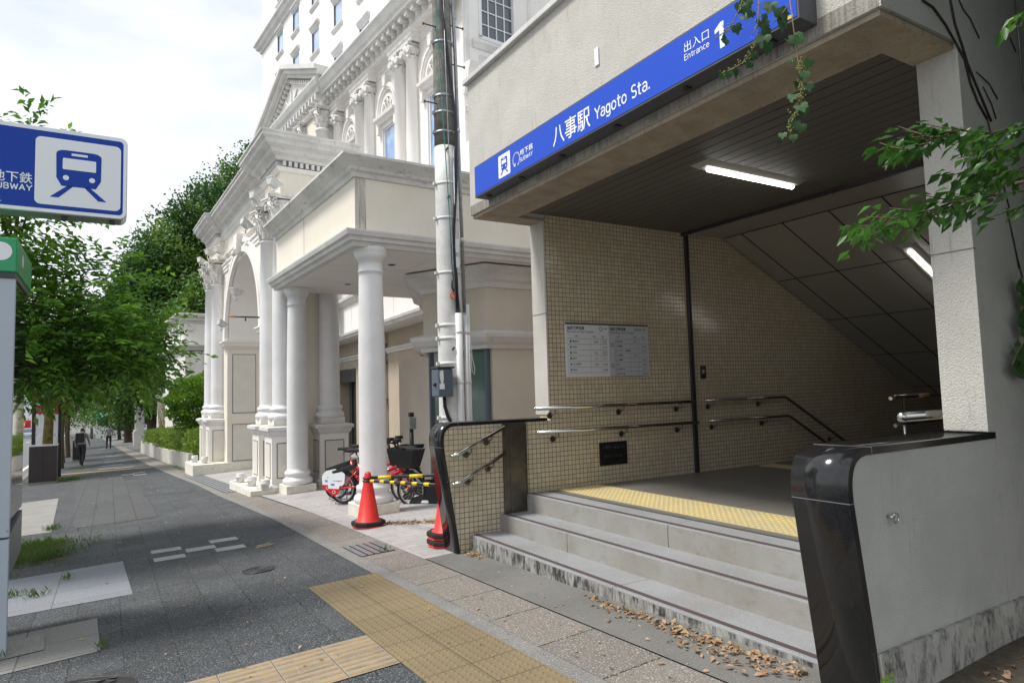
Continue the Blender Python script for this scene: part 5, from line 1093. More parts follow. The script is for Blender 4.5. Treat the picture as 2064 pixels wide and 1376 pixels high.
# ================================================================= UTILITY POLE
PX,PY=3.86,7.9; pg=gz(PX,PY); lean=lambda z:(PX-.002*(z+1.6)*3.0,PY)
up_=thing('utility_pole','round concrete utility pole painted white below and blackened above','utility pole',(PX,PY,pg))
def PR(z): return .184-.0085*(z-pg)
def ptube(z0,z1,k=8): zs=[z0+(z1-z0)*i/k for i in range(k+1)]; return [(lean(z)[0],PY,z) for z in zs],[PR(z) for z in zs]
a,b=ptube(pg-.1,3.28); mb=MB(); mb.tube(a,b,28); mb.build('painted_shaft',M['polewhite'],up_)
a,b=ptube(3.28,9.2); mb=MB(); mb.tube(a,b,28); mb.build('bare_shaft',M['poleconc'],up_)
for z in (-.9,-.35,.05,.35,.68,.85,1.55,2.28,2.75,3.45,3.72,3.95,4.7):
    r=PR(z)+.006; mb=MB(); mb.smooth=True; h=.035 if z>1.2 else .045; mb.tube([(lean(z)[0],PY,z),(lean(z)[0],PY,z+h)],r,28); mb.smooth=False; mb.box(lean(z)[0]-r-.035,lean(z)[0]-r+.01,PY-.02,PY+.02,z,z+h); mb.build('steel_band',M['galv'] if z>3.2 else M['polewhite'],up_)
for z,s_ in ((4.92,-1),(3.85,-1),(5.35,-1),(5.0,1),(4.45,1)):
    r=PR(z); x=lean(z)[0]; mb=MB(); mb.tube([(x+s_*r*.8,PY-.05,z),(x+s_*(r+.17),PY-.05,z)],.009,7); mb.lathe((x+s_*(r+.17),PY-.05,z-.018),[(.01,0),(.012,.018),(.01,.036)],8); mb.build('climbing_step',M['dkmetal'],up_)
for z in (.55,2.55,3.2): mb=MB(); x=lean(z)[0]; mb.tube([(x-.05,PY-PR(z)-.04,z+.02),(x-.05,PY-PR(z),z)],.014,8); mb.build('step_socket',M['dkmetal'],up_)
cdd=[( .02,-.02,.045,1.02,pg,'thick white conduit, the lowest and widest, on the front of the pole','pvc'),(.135,.02,.03,1.0,pg,'middle white conduit beside the thick one on the pole','pvc'),(.195,.06,.024,1.15,pg,'slim white conduit farthest right, low on the pole','pvc')]
for ox,oy,r,zt,zb3,lab,mm in cdd:
    t=thing('conduit',lab,'conduit',(PX+ox,PY-.2+oy,zb3),'conduits on the utility pole'); x=PX+ox; yy=PY-.19+oy
    mb=MB(); mb.smooth=True; mb.tube([(x,yy,zb3-.05),(x-.01,yy,zt)],r,14); mb.build('pipe',M[mm],t)
    for z in (.75,.1,-.8): mb=MB(); mb.smooth=True; mb.tube([(x-.005,yy,z),(x-.005,yy,z+.04)],r+.004,14); mb.build('collar',M[mm],t)
t=thing('conduit','tall steel conduit rising up the right side of the pole past the bands','conduit',(PX+.18,PY-.05,1),'conduits on the utility pole')
mb=MB(); mb.smooth=True; mb.tube([(PX+.17,PY-.07,1.05),(PX+.145,PY-.07,2.9),(PX+.11,PY-.09,4.6),(PX+.04,PY-.12,6.2),(PX,PY-.1,8)],.024,12); mb.build('pipe',M['galv'],t)
for z,xx in ((2.0,.158),(3.5,.135),(4.7,.105)): mb=MB(); mb.smooth=True; mb.tube([(PX+xx,PY-.075,z),(PX+xx,PY-.075,z+.05)],.03,12); mb.build('collar',M['pvc'],t)
single(MB().tube([(PX+.01,PY-.19,1.0),(PX+.0,PY-.19,1.5),(PX-.03,PY-.175,1.9),(PX+.04,PY-.175,2.8),(PX+.06,PY-.16,3.6),(PX-.02,PY-.17,4.3),(PX-.10,PY-.14,5.2),(PX-.14,PY-.1,6.5)],.021,8),'black_cable',M['cable'],'thick black cable slanting up the front of the pole','cable')
single(MB().tube([(PX-.02,PY-.195,1.0),(PX-.04,PY-.19,1.6),(PX-.055,PY-.185,2.6),(PX-.07,PY-.17,4),(PX-.09,PY-.15,6)],.007,6),'grey_cable',M['galv'],'thin grey cable running straight up the pole','cable')
single(MB().tube([(PX+.05,PY-.185,1.0),(PX+.0,PY-.19,1.45),(PX-.0,PY-.185,2.0),(PX+.01,PY-.18,3.2)],.009,6),'bundled_cable',M['galv'],'short grey cable fanning out of the thick conduit','cable')
single(MB().tube([(PX+.195,PY-.13,1.0),(PX+.22,PY-.16,.45),(PX+.25,PY-.17,.30),(PX+.24,PY-.17,.22),(PX+.215,PY-.16,.26),(PX+.21,PY-.15,.5)],.005,6),'wire_loop',M['pvc'],'small loose white wire loop beside the conduits','wire')
gr=thing('guy_line','thin green line hanging beside the pole, tied off with an orange hook','line',(PX-.06,PY-.22,1.3))
mb=MB(); mb.tube([(PX-.3,PY-.3,7),(PX-.26,PY-.28,5.2),(PX-.09,PY-.22,2.2),(PX-.06,PY-.20,1.52)],.006,6); mb.build('line',M['green_rope'],gr)
mb=MB(); mb.tube([(PX-.06,PY-.2,1.52),(PX-.075,PY-.21,1.36),(PX-.05,PY-.21,1.30)],.014,7); mb.build('clasp',M['dkmetal'],gr)
mb=MB(); mb.tube([(PX-.065+.03*math.cos(a),PY-.2,1.25+.045*math.sin(a)) for a in np.linspace(0,2*math.pi,13)],.009,6); mb.build('hook',M['orangem'],gr)
pt=thing('number_plate','narrow white number plates strapped to the pole','plate',(PX+.02,PY-.2,1.8))
mb=MB(); mb.box(PX-.005,PY and PX+.045,PY-.205,PY-.195,1.82,2.0); mb.build('plate',M['white'],pt)
mb=MB(); mb.box(PX-.005,PX+.045,PY-.205,PY-.195,1.62,1.76); mb.build('plate',M['white'],pt)
bx=thing('switch_box','dark blue grey switch box with worn label clamped to the pole','switch box',(PX-.23,PY-.2,0))
mb=MB(); mb.box(PX-.33,PX-.12,PY-.28,PY-.06,-.06,.30); mb.build('body',M['bluegrey'],bx,bevel=.02)
mb=MB(); mb.box(PX-.34,PX-.10,PY-.29,PY-.05,.302,.325); mb.build('lid',M['dkmetal'],bx,bevel=.004)
mb=MB(); mb.box(PX-.115,PX-.055,PY-.22,PY-.2,.07,.19); mb.build('clamp_plate',M['galv'],bx)
mb=MB(); mb.poly(*[(PX-.31+a,PY-.2815,b) for a,b in ((0,.27),(.05,.28),(.055,.18),(.045,.10),(.055,.06),(.01,.06),(.015,.12),(.0,.2))]); mb.poly(*[(PX-.315+a,PY-.2812,b) for a,b in ((0,.04),(.07,.04),(.07,.11),(0,.11))]); mb.build('worn_label',M['white'],bx)
mb=MB(); mb.tube([(PX-.20,PY-.17,-.06),(PX-.19,PY-.16,-.18),(PX-.15,PY-.15,-.30),(PX-.11,PY-.15,-.38)],.024,8); mb.tube([(PX-.36,PY-.2,.09),(PX-.33,PY-.2,.11)],.02,8); mb.build('cable_gland',M['cable'],bx)
# ================================================================= CONES AND BARS
def cone(label,x,y,nb,group='traffic cones',h=.615):
    g=gz(x,y)+.014; t=thing('traffic_cone',label,'traffic cone',(x,y,g),group); z=g
    for k in range(nb):     # stacked weights and cone feet
        mb=MB(); mb.ext_z([(x+.20*math.cos(rad(a)),y+.20*math.sin(rad(a))) for a in (20,70,110,160,200,250,290,340)],z,z+.022); mb.build('cone_foot',M['cone'],t,bevel=.006)
        z+=.023; mb=MB(); q=[(x+.215*math.cos(rad(a)),y+.215*math.sin(rad(a))) for a in (25,65,115,155,205,245,295,335)]; mb.ext_z(q,z,z+.05); mb.build('rubber_weight',M['rubber'],t,bevel=.012); z+=.052
    mb=MB(); mb.lathe((x,y,z-.02),[(.165,0),(.16,.02),(.135,.035),(.045,h-.05),(.040,h-.02),(.028,h),(.005,h+.006)],32); mb.build('cone_body',M['cone'],t)
    return z+h
t1=cone('red traffic cone on one black weight in front of the near column',2.79,8.18,1)
t2=cone('red traffic cone on two stacked black weights, half hidden by the low wall',3.01,6.36,2)
def bar(label,p,q,n,r=.019):
    t=thing('cone_bar',label,'barrier bar',p,'black and yellow bars between the cones'); p=Vector(p);q=Vector(q)
    mb=MB(); mb.tube([tuple(p),tuple(q)],r,12); mb.build('bar',M['black'],t)
    for k in range(n):
        f=(k+.35)/n; mb=MB(); mb.smooth=True; mb.tube([tuple(p.lerp(q,f)),tuple(p.lerp(q,f+.42/n))],r+.0012,12); mb.build('yellow_band',M['yellow'],t)
    mb=MB(); mb.smooth=True; mb.tube([(p.x+.055*math.cos(a),p.y+.055*math.sin(a),p.z) for a in np.linspace(0,2*math.pi,17)],.011,6); mb.build('loop',M['black'],t)
zt=t1-.13
bar('lower black and yellow bar running from the first cone to the second cone',(2.79,8.18,zt),(3.01,6.36,gz(3,6.4)+.62),7)
bar('upper black and yellow bar running from the first cone behind the low wall',(2.79,8.18,zt+.035),(4.0,7.05,-.98),4,.021)
# ================================================================= BICYCLES
def bicycle(label,pr,pf,deco=True):
    pr=Vector(pr);pf=Vector(pf); d=(pf-pr); wb=d.length; d.normalize(); s_=Vector((d.y,-d.x,0)); R=.25   # s_ points to the camera side
    P=lambda a,b,c: tuple(pr+d*a+s_*b+Vector((0,0,c)))
    t=thing('bicycle',label,'bicycle',tuple(pr),'red rental bicycles')
    def tb(pts,r,name,m,seg=10): mb=MB(); mb.tube([P(*p) for p in pts],r,seg); return mb.build(name,M[m],t)
    for a,nm in ((0,'rear_wheel'),(wb,'front_wheel')):
        mb=MB(); ring=lambda r,k=41:[P(a+r*math.cos(q),0,R+r*math.sin(q)) for q in np.linspace(0,2*math.pi,k)]
        mb.tube(ring(R-.022),.022,8,False); w=mb.build(nm,M['rubber'],t)
        mb=MB(); mb.tube(ring(R-.05),.010,8,False); mb.build('rim',M['chain'],w)
        mb=MB()
        for k in range(18): q=k*2*math.pi/18; mb.tube([P(a+.03*math.cos(q+.9),.02*(-1)**k,R+.03*math.sin(q+.9)),P(a+(R-.05)*math.cos(q),0,R+(R-.05)*math.sin(q))],.0016,4,False)
        mb.build('spokes',M['chain'],w)
        mb=MB(); mb.smooth=True; mb.tube([P(a,-.05,R),P(a,.05,R)],.035 if a==0 else .045,14); mb.build('hub',M['dkmetal'],w)
    hx=wb-.17
    tb([(hx-.06,0,.62),(hx-.02,0,.52),(hx-.30,0,.42),(.42,0,.30)],.027,'down_tube','red'); tb([(hx-.05,0,.60),(hx-.35,0,.50),(.40,0,.36),(.36,0,.34)],.022,'top_tube','red')
    tb([(.40,0,.28),(.30,0,.62)],.022,'seat_tube','red'); tb([(.30,0,.62),(.255,0,.80)],.014,'seat_post','chain')
    for b in (-.055,.055): tb([(.40,b*.5,.29),(0,b,.25)],.011,'chain_stay','red'); tb([(.33,b*.5,.55),(0,b,.25)],.009,'seat_stay','red'); tb([(hx-.0,b*.8,.50),(wb-.02,b,.30),(wb,b,.25)],.012,'fork_leg','red')
    tb([(hx+.01,0,.50),(hx-.07,0,.76)],.024,'head_tube','red'); tb([(hx-.07,0,.76),(hx-.11,0,.93)],.017,'stem','black')
    tb([(hx-.20,-.27,.95),(hx-.12,-.14,.96),(hx-.10,0,.93),(hx-.12,.14,.96),(hx-.20,.27,.95)],.013,'handlebar','black')
    for b in (-1,1):
        tb([(hx-.16,b*.20,.955),(hx-.26,b*.29,.945)],.020,'grip','black'); tb([(hx-.10,b*.17,.965),(hx-.16,b*.26,.93)],.007,'brake_lever','dkmetal')
    mb=MB(); mb.box(-.06,.06,-.05,.05,0,0); mb=MB(lambda p:P(hx-.08+p[0],p[1],.97+p[2])); mb.box(-.03,.05,-.06,.06,-.02,.03); mb.build('bell_and_display',M['black'],t)
    mb=MB(lambda p:P(.24+p[0],p[1],.80+p[2])); mb.ext_z([(-.15,-.08),(-.15,.08),(-.02,.06),(.12,.018),(.13,0),(.12,-.018),(-.02,-.06)],0,.045); mb.build('saddle',M['black'],t,bevel=.015)
    tb([(.19,-.05,.79),(.12,0,.74),(.19,.05,.79)],.012,'saddle_spring','chain')
    mb=MB(lambda p:P(wb-.04+p[0],p[1],.58+p[2]))        # basket, tapered with open top
    lo=[(-.12,-.13),(.12,-.13),(.12,.13),(-.12,.13)]; hi=[(-.17,-.18),(.19,-.18),(.19,.18),(-.17,.18)]
    k=mb.V(*[(x,y,0) for x,y in lo],*[(x,y,.27) for x,y in hi],*[(x*.93,y*.93,.012) for x,y in lo],*[(x*.94,y*.94,.27) for x,y in hi])
    for i in range(4): j=(i+1)%4; mb.F((k+i,k+j,k+4+j,k+4+i),(k+8+i,k+12+i,k+12+j,k+8+j),(k+4+i,k+4+j,k+12+j,k+12+i))
    mb.F((k,k+3,k+2,k+1),(k+8,k+9,k+10,k+11)); mb.build('basket',M['black'],t,bevel=.012)
    # mudguards
    for a,a0,a1,nm in ((0,20,185,'rear_mudguard'),(wb,50,170,'front_mudguard')):
        mb=MB(); pts=[(a+(R+.018)*math.cos(rad(q)),R+(R+.018)*math.sin(rad(q))) for q in np.linspace(a0,a1,14)]
        for (x0,z0),(x1,z1) in zip(pts,pts[1:]): mb.poly(P(x0,-.03,z0),P(x1,-.03,z1),P(x1,.03,z1),P(x0,.03,z0)); mb.poly(P(x0,.03,z0),P(x1,.03,z1),P(a+(x1-a)*.93,.032,R+(z1-R)*.93),P(a+(x0-a)*.93,.032,R+(z0-R)*.93))
        mb.build(nm,M['black'],t)
    # rear skirt panel with the white notice and red tip
    for b in (.045,-.045):
        sp=[(.02,.50),(-.10,.50),(-.22,.42),(-.25,.36),(-.24,.20),(-.17,.12),(-.08,.14),(.06,.30),(.08,.46)]
        mb=MB(); mb.prism(sp,lambda p:P(p[0],b-.003,p[1]),lambda p:P(p[0],b+.003,p[1])); g_=mb.build('wheel_cover',M['white'],t)
        o=b+.004*(1 if b>0 else -1)
        mb=MB(); mb.poly(*[P(x,o,z) for x,z in ((-.243,.235),(-.24,.20),(-.17,.12),(-.08,.14),(.0,.235))]); mb.build('red_tip',M['red'],g_)
        if b>0:
            mb=MB(); mb.poly(*[P(x,o,z) for x,z in ((-.19,.315),(-.12,.315),(-.12,.28),(-.19,.28))]); mb.build('blue_patch',M['blueink'],g_)
            text('法人会員募集中',lambda a,c,dd:P(-.12+a*1.0-.02,o+.001,.345+c) if False else P(-.15+a,o+.001,.345+c),.17,.022,'ink',g_)
            mb=MB(); ribbon(mb,lambda x,z,dd:P(x,o+.001,z),[(-.135+.03*math.cos(q),.185+.022*math.sin(q)) for q in np.linspace(0,2*math.pi,13)],.006,0); mb.build('round_logo',M['white'],g_)
    mb=MB(lambda p:P(.10+p[0],p[1],.55+p[2])); mb.ext_y([(-.28,-.05),(.15,.08),(.17,.05),(.1,-.02),(-.25,-.09)],-.05,.05); mb.build('rear_rack_box',M['black'],t,bevel=.01)
    mb=MB(lambda p:P(.40+p[0],p[1],.27+p[2])); mb.smooth=True; mb.tube([(0,.04,0),(0,.055,0)],.075,20); mb.build('chain_case',M['black'],t)
    tb([(.40,.06,.27),(.34,.08,.12)],.010,'crank','dkmetal'); tb([(.34,.07,.12),(.34,.15,.12)],.018,'pedal','black')
    # double kick stand
    tb([(.05,.05,.22),(.0,.07,.02),(-.09,.07,.012),(-.07,.07,.06)],.007,'kick_stand','dkmetal',6); tb([(.05,-.05,.22),(.0,-.09,.02)],.007,'kick_stand','dkmetal',6)
    mb=MB(lambda p:P(hx+.05+p[0],p[1],.545+p[2])); mb.smooth=True; mb.tube([(0,-.0,0),(.02,0,0)],.022,12); mb.build('lamp',M['orangem'],t)
    return t
g1=gz(3.2,10)+.014
bicycle('red rental bicycle nearest the camera behind the near column, white cover on its rear wheel',(3.13,10.36,g1),(3.86,9.36,g1))
bicycle('second red rental bicycle, parked just beyond the first',(3.20,10.95,g1-.01),(3.96,9.90,g1-.01))
bicycle('third red rental bicycle, hindmost of the row and mostly hidden',(3.55,11.45,g1-.02),(4.30,10.40,g1-.02))
for i,(x,y,lab) in enumerate(((3.98,9.28,'black bicycle dock plate holding the front wheel of the nearest bicycle'),(4.08,9.82,'black bicycle dock plate holding the front wheel of the second bicycle'))):
    t=thing('bicycle_dock',lab,'bicycle dock',(x,y,g1),'bicycle docks'); d=Vector((.59,-.807,0)); s_=Vector((d.y,-d.x,0)); T=lambda p:(x+d.x*p[0]+s_.x*p[1],y+d.y*p[0]+s_.y*p[1],g1+p[2])
    mb=MB(T); mb.box(-.28,.42,-.10,.16,0,.02); mb.build('foot_plate',M['dkmetal'],t)
    mb=MB(T); mb.ext_y([(-.20,.02),(.42,.02),(.42,.16),(.34,.34),(.20,.34),(.08,.20),(-.12,.14)],.055,.065); mb.ext_y([(-.20,.02),(.42,.02),(.42,.16),(.34,.34),(.20,.34),(.08,.20),(-.12,.14)],-.065,-.055); pl_=mb.build('side_plate',M['black'],t)
    mb=MB(T); mb.ext_y(rrect(.02,.16,.07,.11,.018),.0655,.067); mb.build('white_badge',M['white'],pl_)
    mb=MB(T); mb.tube([(.45,0,.0),(.45,0,.50),(.42,0,.58),(.38,0,.50),(.38,0,.3)],.018,8); mb.build('hoop',M['black'],t)
t=thing('rental_terminal','black post with grey card terminal behind the bicycle baskets','terminal',(4.35,10.5,g1))
mb=MB(); mb.tube([(4.35,10.5,g1-.03),(4.35,10.5,-.42)],.035,10); mb.build('post',M['black'],t)
mb=MB(); mb.box(4.28,4.41,10.42,10.5,-.60,-.40); mb.build('card_reader',M['galv'],t,bevel=.01)
mb=MB(); mb.box(4.30,4.38,10.44,10.52,-.395,-.32); mb.build('head',M['black'],t,bevel=.01)
# ================================================================= STREET THINGS ON THE LEFT
def box_cab(label,x,y,w,d,h,mt='brown'):
    g=gz(x,y); t=thing('utility_cabinet',label,'cabinet',(x,y,g),'dark cabinets at the kerb')
    mb=MB(); mb.box(x-w,x+w,y-d,y+d,g+.08,g+h-.03); mb.build('body',M[mt],t,bevel=.006)
    mb=MB(); mb.box(x-w-.015,x+w+.015,y-d-.015,y+d+.015,g+h-.028,g+h); mb.build('lid',M['alu'],t)
    mb=MB(); mb.box(x-w,x+w,y-d+.02,y+d-.02,g-.05,g+.079); mb.build('concrete_base',M['concpath'],t)
    mb=MB(); mb.box(x-.004,x+.004,y-d-.002,y-d,g+.1,g+h-.05); mb.build('door_seam',M['gap'],t)
box_cab('dark brown cabinet with pale lid in front of the yellowish tree trunk',-1.66,24.5,.34,.30,1.15)
box_cab('smaller dark brown cabinet far down the pavement',-1.25,39.5,.26,.25,1.05)
t=thing('bus_stop_board','black framed bus stop board with pale panels and a red band','bus stop',(-1.8,27,-2.4))
bg_=gz(-1.8,27)
for x in (-2.12,-1.40): mb=MB(); mb.box(x-.05,x+.05,26.95,27.07,bg_-.05,.55); mb.build('post',M['black'],t)
for z0,z1,mm in ((-.02,.33,'white'),(-.32,-.04,'redink'),(-1.02,-.36,'white'),(-1.75,-1.06,'white')): mb=MB(); mb.box(-2.07,-1.45,26.97,27.04,z0,z1); mb.build('panel',M[mm],t)
mb=MB(); mb.box(-2.07,-1.45,26.94,27.08,.40,.56); mb.build('header',M['redink'],t)
text('八事',lambda a,b,d:(-2.0+a,26.965,.06+b),.4,.2,'ink',t); text('バスのりば',lambda a,b,d:(-2.0+a,26.965,-.26+b),.45,.12,'white',t)
# grass tufts
def grass(pts,lab,name='grass'):
    P=[]
    for (x,y,rx,ry,k) in pts:
        q=rng.normal(size=(k,2))*.45; 
        for a,b in q:
            X,Y=x+a*rx,y+b*ry; P.append((X,Y,gz(X,Y)+.012))
    P=np.array(P); k=len(P); T=rng.normal(size=(k,3))*.45+np.array([0,0,1]); o=leaf_mesh(name,P,T,rng.normal(size=(k,3)),.045+.05*rng.random(k),M['grass'],width=.13,fold=.03)
    return tag(o,lab,'grass',kind='stuff')
grass([(-1.3,10.4,1.0,1.1,5200),(-.75,10.9,.35,.5,900),(-.62,9.9,.3,.4,500),(-.55,7.6,.10,.06,40),(-.32,8.2,.05,.05,18),(-.72,7.8,.22,.08,70),(-.72,12.6,.12,.2,140),(-1.4,25.0,.9,.9,900),(-1.0,24.6,.3,.6,400),(-.02,5.45,.05,.05,24),(-.63,5.75,.08,.06,26),(-.95,31,.5,.7,260),(1.95,23.5,.15,3,160),(2.42,6.62,.07,.04,16)],'short green grass growing in the tree pit and along the paving edges')
# manholes and gratings
def manhole(lab,x,y,r,rings=True):
    t=thing('manhole_cover',lab,'manhole cover',(x,y,gz(x,y)),'manhole covers'); N=40
    mb=MB(); mb.poly(*[(x+r*math.cos(q),y+r*math.sin(q),gz(x+r*math.cos(q),y+r*math.sin(q))+.013) for q in np.linspace(0,2*math.pi,N+1)[:-1]]); mb.build('plate',M['iron'],t)
    mb=MB()
    for rr in (r*.97,r*.80,r*.55,r*.3):
        mb.tube([(x+rr*math.cos(q)*(1+.05*math.sin(5*q)),y+rr*math.sin(q),gz(x+rr*math.cos(q),y+rr*math.sin(q))+.013) for q in np.linspace(0,2*math.pi,N+1)],.006 if r>.2 else .004,5,False)
    if r>.2:
        for k in range(7):
            mb.tube([(x+(-.26+.5*f),y+(-.2+.06*k)+.04*math.sin(f*9+k),gz(x-.26+.5*f,y)+.013) for f in np.linspace(0,1,12) if abs(complex(-.26+.5*f,-.2+.06*k))<r*.92],.006,5,False)
    mb.build('relief',M['dkmetal'],t)
manhole('small round manhole cover in the dark paving beside the pale marks',1.26,6.93,.15); manhole('large patterned manhole cover at the bottom left edge',-.18,4.55,.34)
def grating(lab,poly,n,group='steel drain gratings'):
    cx=sum(p[0] for p in poly)/4; cy=sum(p[1] for p in poly)/4; t=thing('drain_grating',lab,'grating',(cx,cy,gz(cx,cy)),group)
    mb=MB(); quad(mb,poly,.0145); mb.build('frame',M['gap'],t)
    A,B,C,Dd=[Vector(p) for p in poly]; mb=MB()
    for k in range(n):
        f0=(k+.08)/n; f1=(k+.86)/n; q=[A.lerp(Dd,f0),B.lerp(C,f0),B.lerp(C,f1),A.lerp(Dd,f1)]; quad(mb,[tuple(v) for v in q],.0185)
    mb.build('bars',M['galv'],t)
grating('small dark drain grating in the aggregate band left of the low wall',[(2.17,6.60),(2.17,7.22),(2.54,7.22),(2.54,6.60)],5)
grating('long drain grating beside the near gateway socle',[(2.02,14.5),(1.80,20.6),(2.20,20.6),(2.42,14.5)],5)
grating('far drain grating in front of the garden pillar',[(1.25,48),(.95,56),(1.35,56),(1.75,48)],4)
# fallen leaves
def litter(P,lab,name,big=.035):
    P=np.array(P); k=len(P); o=leaf_mesh(name,P,rng.normal(size=(k,3))*np.array([1,1,.25]),rng.normal(size=(k,3))*.45+np.array([0,0,1]),big*(.6+1.0*rng.random(k)),M['dry'],width=.5,fold=.12); return tag(o,lab,'leaf litter',kind='stuff')
P=[]
for _ in range(330):
    f=random.random()**.7; y=3.9-1.75*f; w=.05+.07*f; x=2.99-abs(random.gauss(0,w)); P.append((x,y,gz(x,y)+.016+random.random()*.02*f))
for _ in range(330):
    f=random.random(); x=2.95+.75*f+random.gauss(0,.03); y=8.15-.75*f+random.gauss(0,.06); P.append((x,y,gz(x,y)+.018+random.random()*.015))
for _ in range(70): x=3.02+random.gauss(0,.04); y=5.75+random.gauss(0,.08); P.append((min(x,3.03),y,gz(x,y)+.018))
for _ in range(60): x=3.9+random.gauss(0,.25); y=9.9+random.gauss(0,.3); P.append((x,y,gz(x,y)+.02))
for _ in range(90): x=4.0+random.gauss(0,.35); y=1.62-abs(random.gauss(0,.1)); P.append((x,y,gz(x,y)+.018))
litter(P,'drift of dry brown leaves along the bottom step and below the near column','leaf_drift',.04)
P=[]
for _ in range(170):
    y=2.3+random.random()**1.5*16; x=random.uniform(-.6,3.0) if y<6 else random.uniform(-.5,2.3); P.append((x,y,gz(x,y)+.02))
for _ in range(60): y=random.uniform(2.3,5.8); x=random.uniform(2.1,2.98); P.append((x,y,gz(x,y)+.02))
for _ in range(80): y=random.uniform(23,36); x=offx(y)-abs(random.gauss(0,.12)); P.append((x,y,gz(x,y)+.02))
litter(P,'scattered single dry leaves on the pavement','scattered_leaves',.03)
mb=MB()
for _ in range(24):
    a=random.uniform(-.6,.9); x=1.40+random.random()*.18; y=8.0+random.random()*.22; L_=random.uniform(.06,.16); z=gz(x,y)+.018
    mb.tube([(x,y,z),(x+L_*.5*math.cos(a),y+L_*.5*math.sin(a),z+.012),(x+L_*math.cos(a+.4),y+L_*math.sin(a+.4),z+.004)],.0016,4)
single(mb,'dry_straw',M['straw'],'small wisp of dry pale straw beside the pale paving marks','straw',kind='stuff')
# ================================================================= CREEPERS AND BRANCHES BY THE CAMERA
def vine(label,paths,leaves,berries,org,leaf=.085):
    t=thing('hanging_vine',label,'vine',org,'hanging grape ivy vines')
    mb=MB()
    for p in paths: mb.tube(p,.0028,5)
    mb.build('stem',M['stemv'],t)
    mb=MB()
    for (p,s,yaw,pitch,roll) in leaves:
        c=Vector(p); R_=Matrix.Rotation(yaw,3,'Z')@Matrix.Rotation(pitch,3,'X')@Matrix.Rotation(roll,3,'Y')
        out=[(0,0),(.18,-.10),(.42,-.06),(.55,.22),(.42,.42),(.50,.60),(.26,.62),(0,1.0),(-.26,.62),(-.50,.60),(-.42,.42),(-.55,.22),(-.42,-.06),(-.18,-.10)]
        k=mb.V(*[tuple(c+R_@Vector((a*s,-b_*s if False else 0.06*s*math.cos(a*5),-b_*s))) for a,b_ in out],tuple(c+R_@Vector((0,-.05*s,-.4*s))))
        for i in range(len(out)): mb.F((k+i,k+(i+1)%len(out),k+len(out)))
    mb.build('leaves',M['leafV'],t,smooth=True)
    mb=MB()
    for p,r in berries: mb.lathe((p[0],p[1],p[2]-r),[(.0005,0),(r*.75,r*.35),(r,r),(r*.75,r*1.65),(.0005,2*r)],7)
    mb.build('berries',M['berry'],t)
def ypt(px,py,Y):   # a spot in the air at distance Y, worked out from the camera direction once
    d=(r2*((px-1032)/F_PX)+u2*((688-py)/F_PX)+fwd); return tuple(d*(Y/d.y))
V1=[(1592,0),(1600,60),(1608,120),(1618,160),(1612,200),(1600,235),(1590,275)]
xpt=lambda a,b_,X: tuple(Vector(ypt(a,b_,1.0))*(X/ypt(a,b_,1.0)[0]))
p1=[xpt(a,b_,2.92+.02*math.sin(i)) for i,(a,b_) in enumerate(V1)]
V2=[(1530,-10),(1528,40),(1526,75),(1515,105),(1500,125),(1475,140),(1455,148)]; p2=[xpt(a,b_,2.95) for a,b_ in V2]
V3=[(1590,10),(1575,30),(1560,45)]; V4=[(1500,-10),(1490,20),(1475,50),(1460,65),(1440,80)]; p3=[xpt(a,b_,2.93) for a,b_ in V3]; p4=[xpt(a,b_,3.0) for a,b_ in V4]
def mkl(lst,Y,s=.07): return [(xpt(a,b_,Y+random.uniform(-.04,.04)),sz*s,random.uniform(-.7,.7)-.5,random.uniform(-.5,.4),random.uniform(-.6,.6)) for a,b_,sz in lst]
L1=mkl([(1600,70,1.3),(1588,80,1.2),(1612,75,1),(1632,120,.9),(1622,145,.9),(1628,168,.9),(1603,165,.8),(1612,150,.8),(1600,190,.9),(1612,210,1.1),(1624,215,1.1),(1590,200,.7),(1605,243,.9),(1616,250,.9),(1588,225,.7),(1600,272,.7),(1578,268,.7),(1570,280,.7),(1593,120,.7)],2.92,.058)
L2=mkl([(1540,30,1.1),(1555,5,1.2),(1570,20,1.3),(1575,40,1.2),(1535,40,1.3),(1545,55,1.3),(1540,72,1.3),(1548,85,1.2),(1520,105,1),(1512,125,.9),(1482,140,.9),(1470,145,.7),(1455,150,.6),(1565,15,1.2),(1578,30,1)],2.95,.060)
L3=mkl([(1505,0,1.3),(1515,20,1.1),(1490,5,1.2),(1500,30,.9),(1482,50,1.1),(1460,80,.9),(1495,10,1.2),(1462,72,.7)],3.0,.058)
def brr(path,n,s=.02): return [((lambda q:(q[0]+random.gauss(0,s),q[1]+random.gauss(0,s),q[2]+random.gauss(0,s)))(Vector(path[k]).lerp(Vector(path[k+1]),random.random())),random.uniform(.003,.0048)) for k in [random.randrange(len(path)-1) for _ in range(n)]]
vine('longest hanging vine with heart leaves and green berries over the right end of the sign',[p1,p3],L1,brr(p1[2:],150,.012),p1[0])
vine('middle hanging vine curling left below the blue sign',[p2],L2,brr(p2,90,.012),p2[0]); vine('short vine hanging over the number on the sign',[p4],L3,brr(p4,45,.012),p4[0])
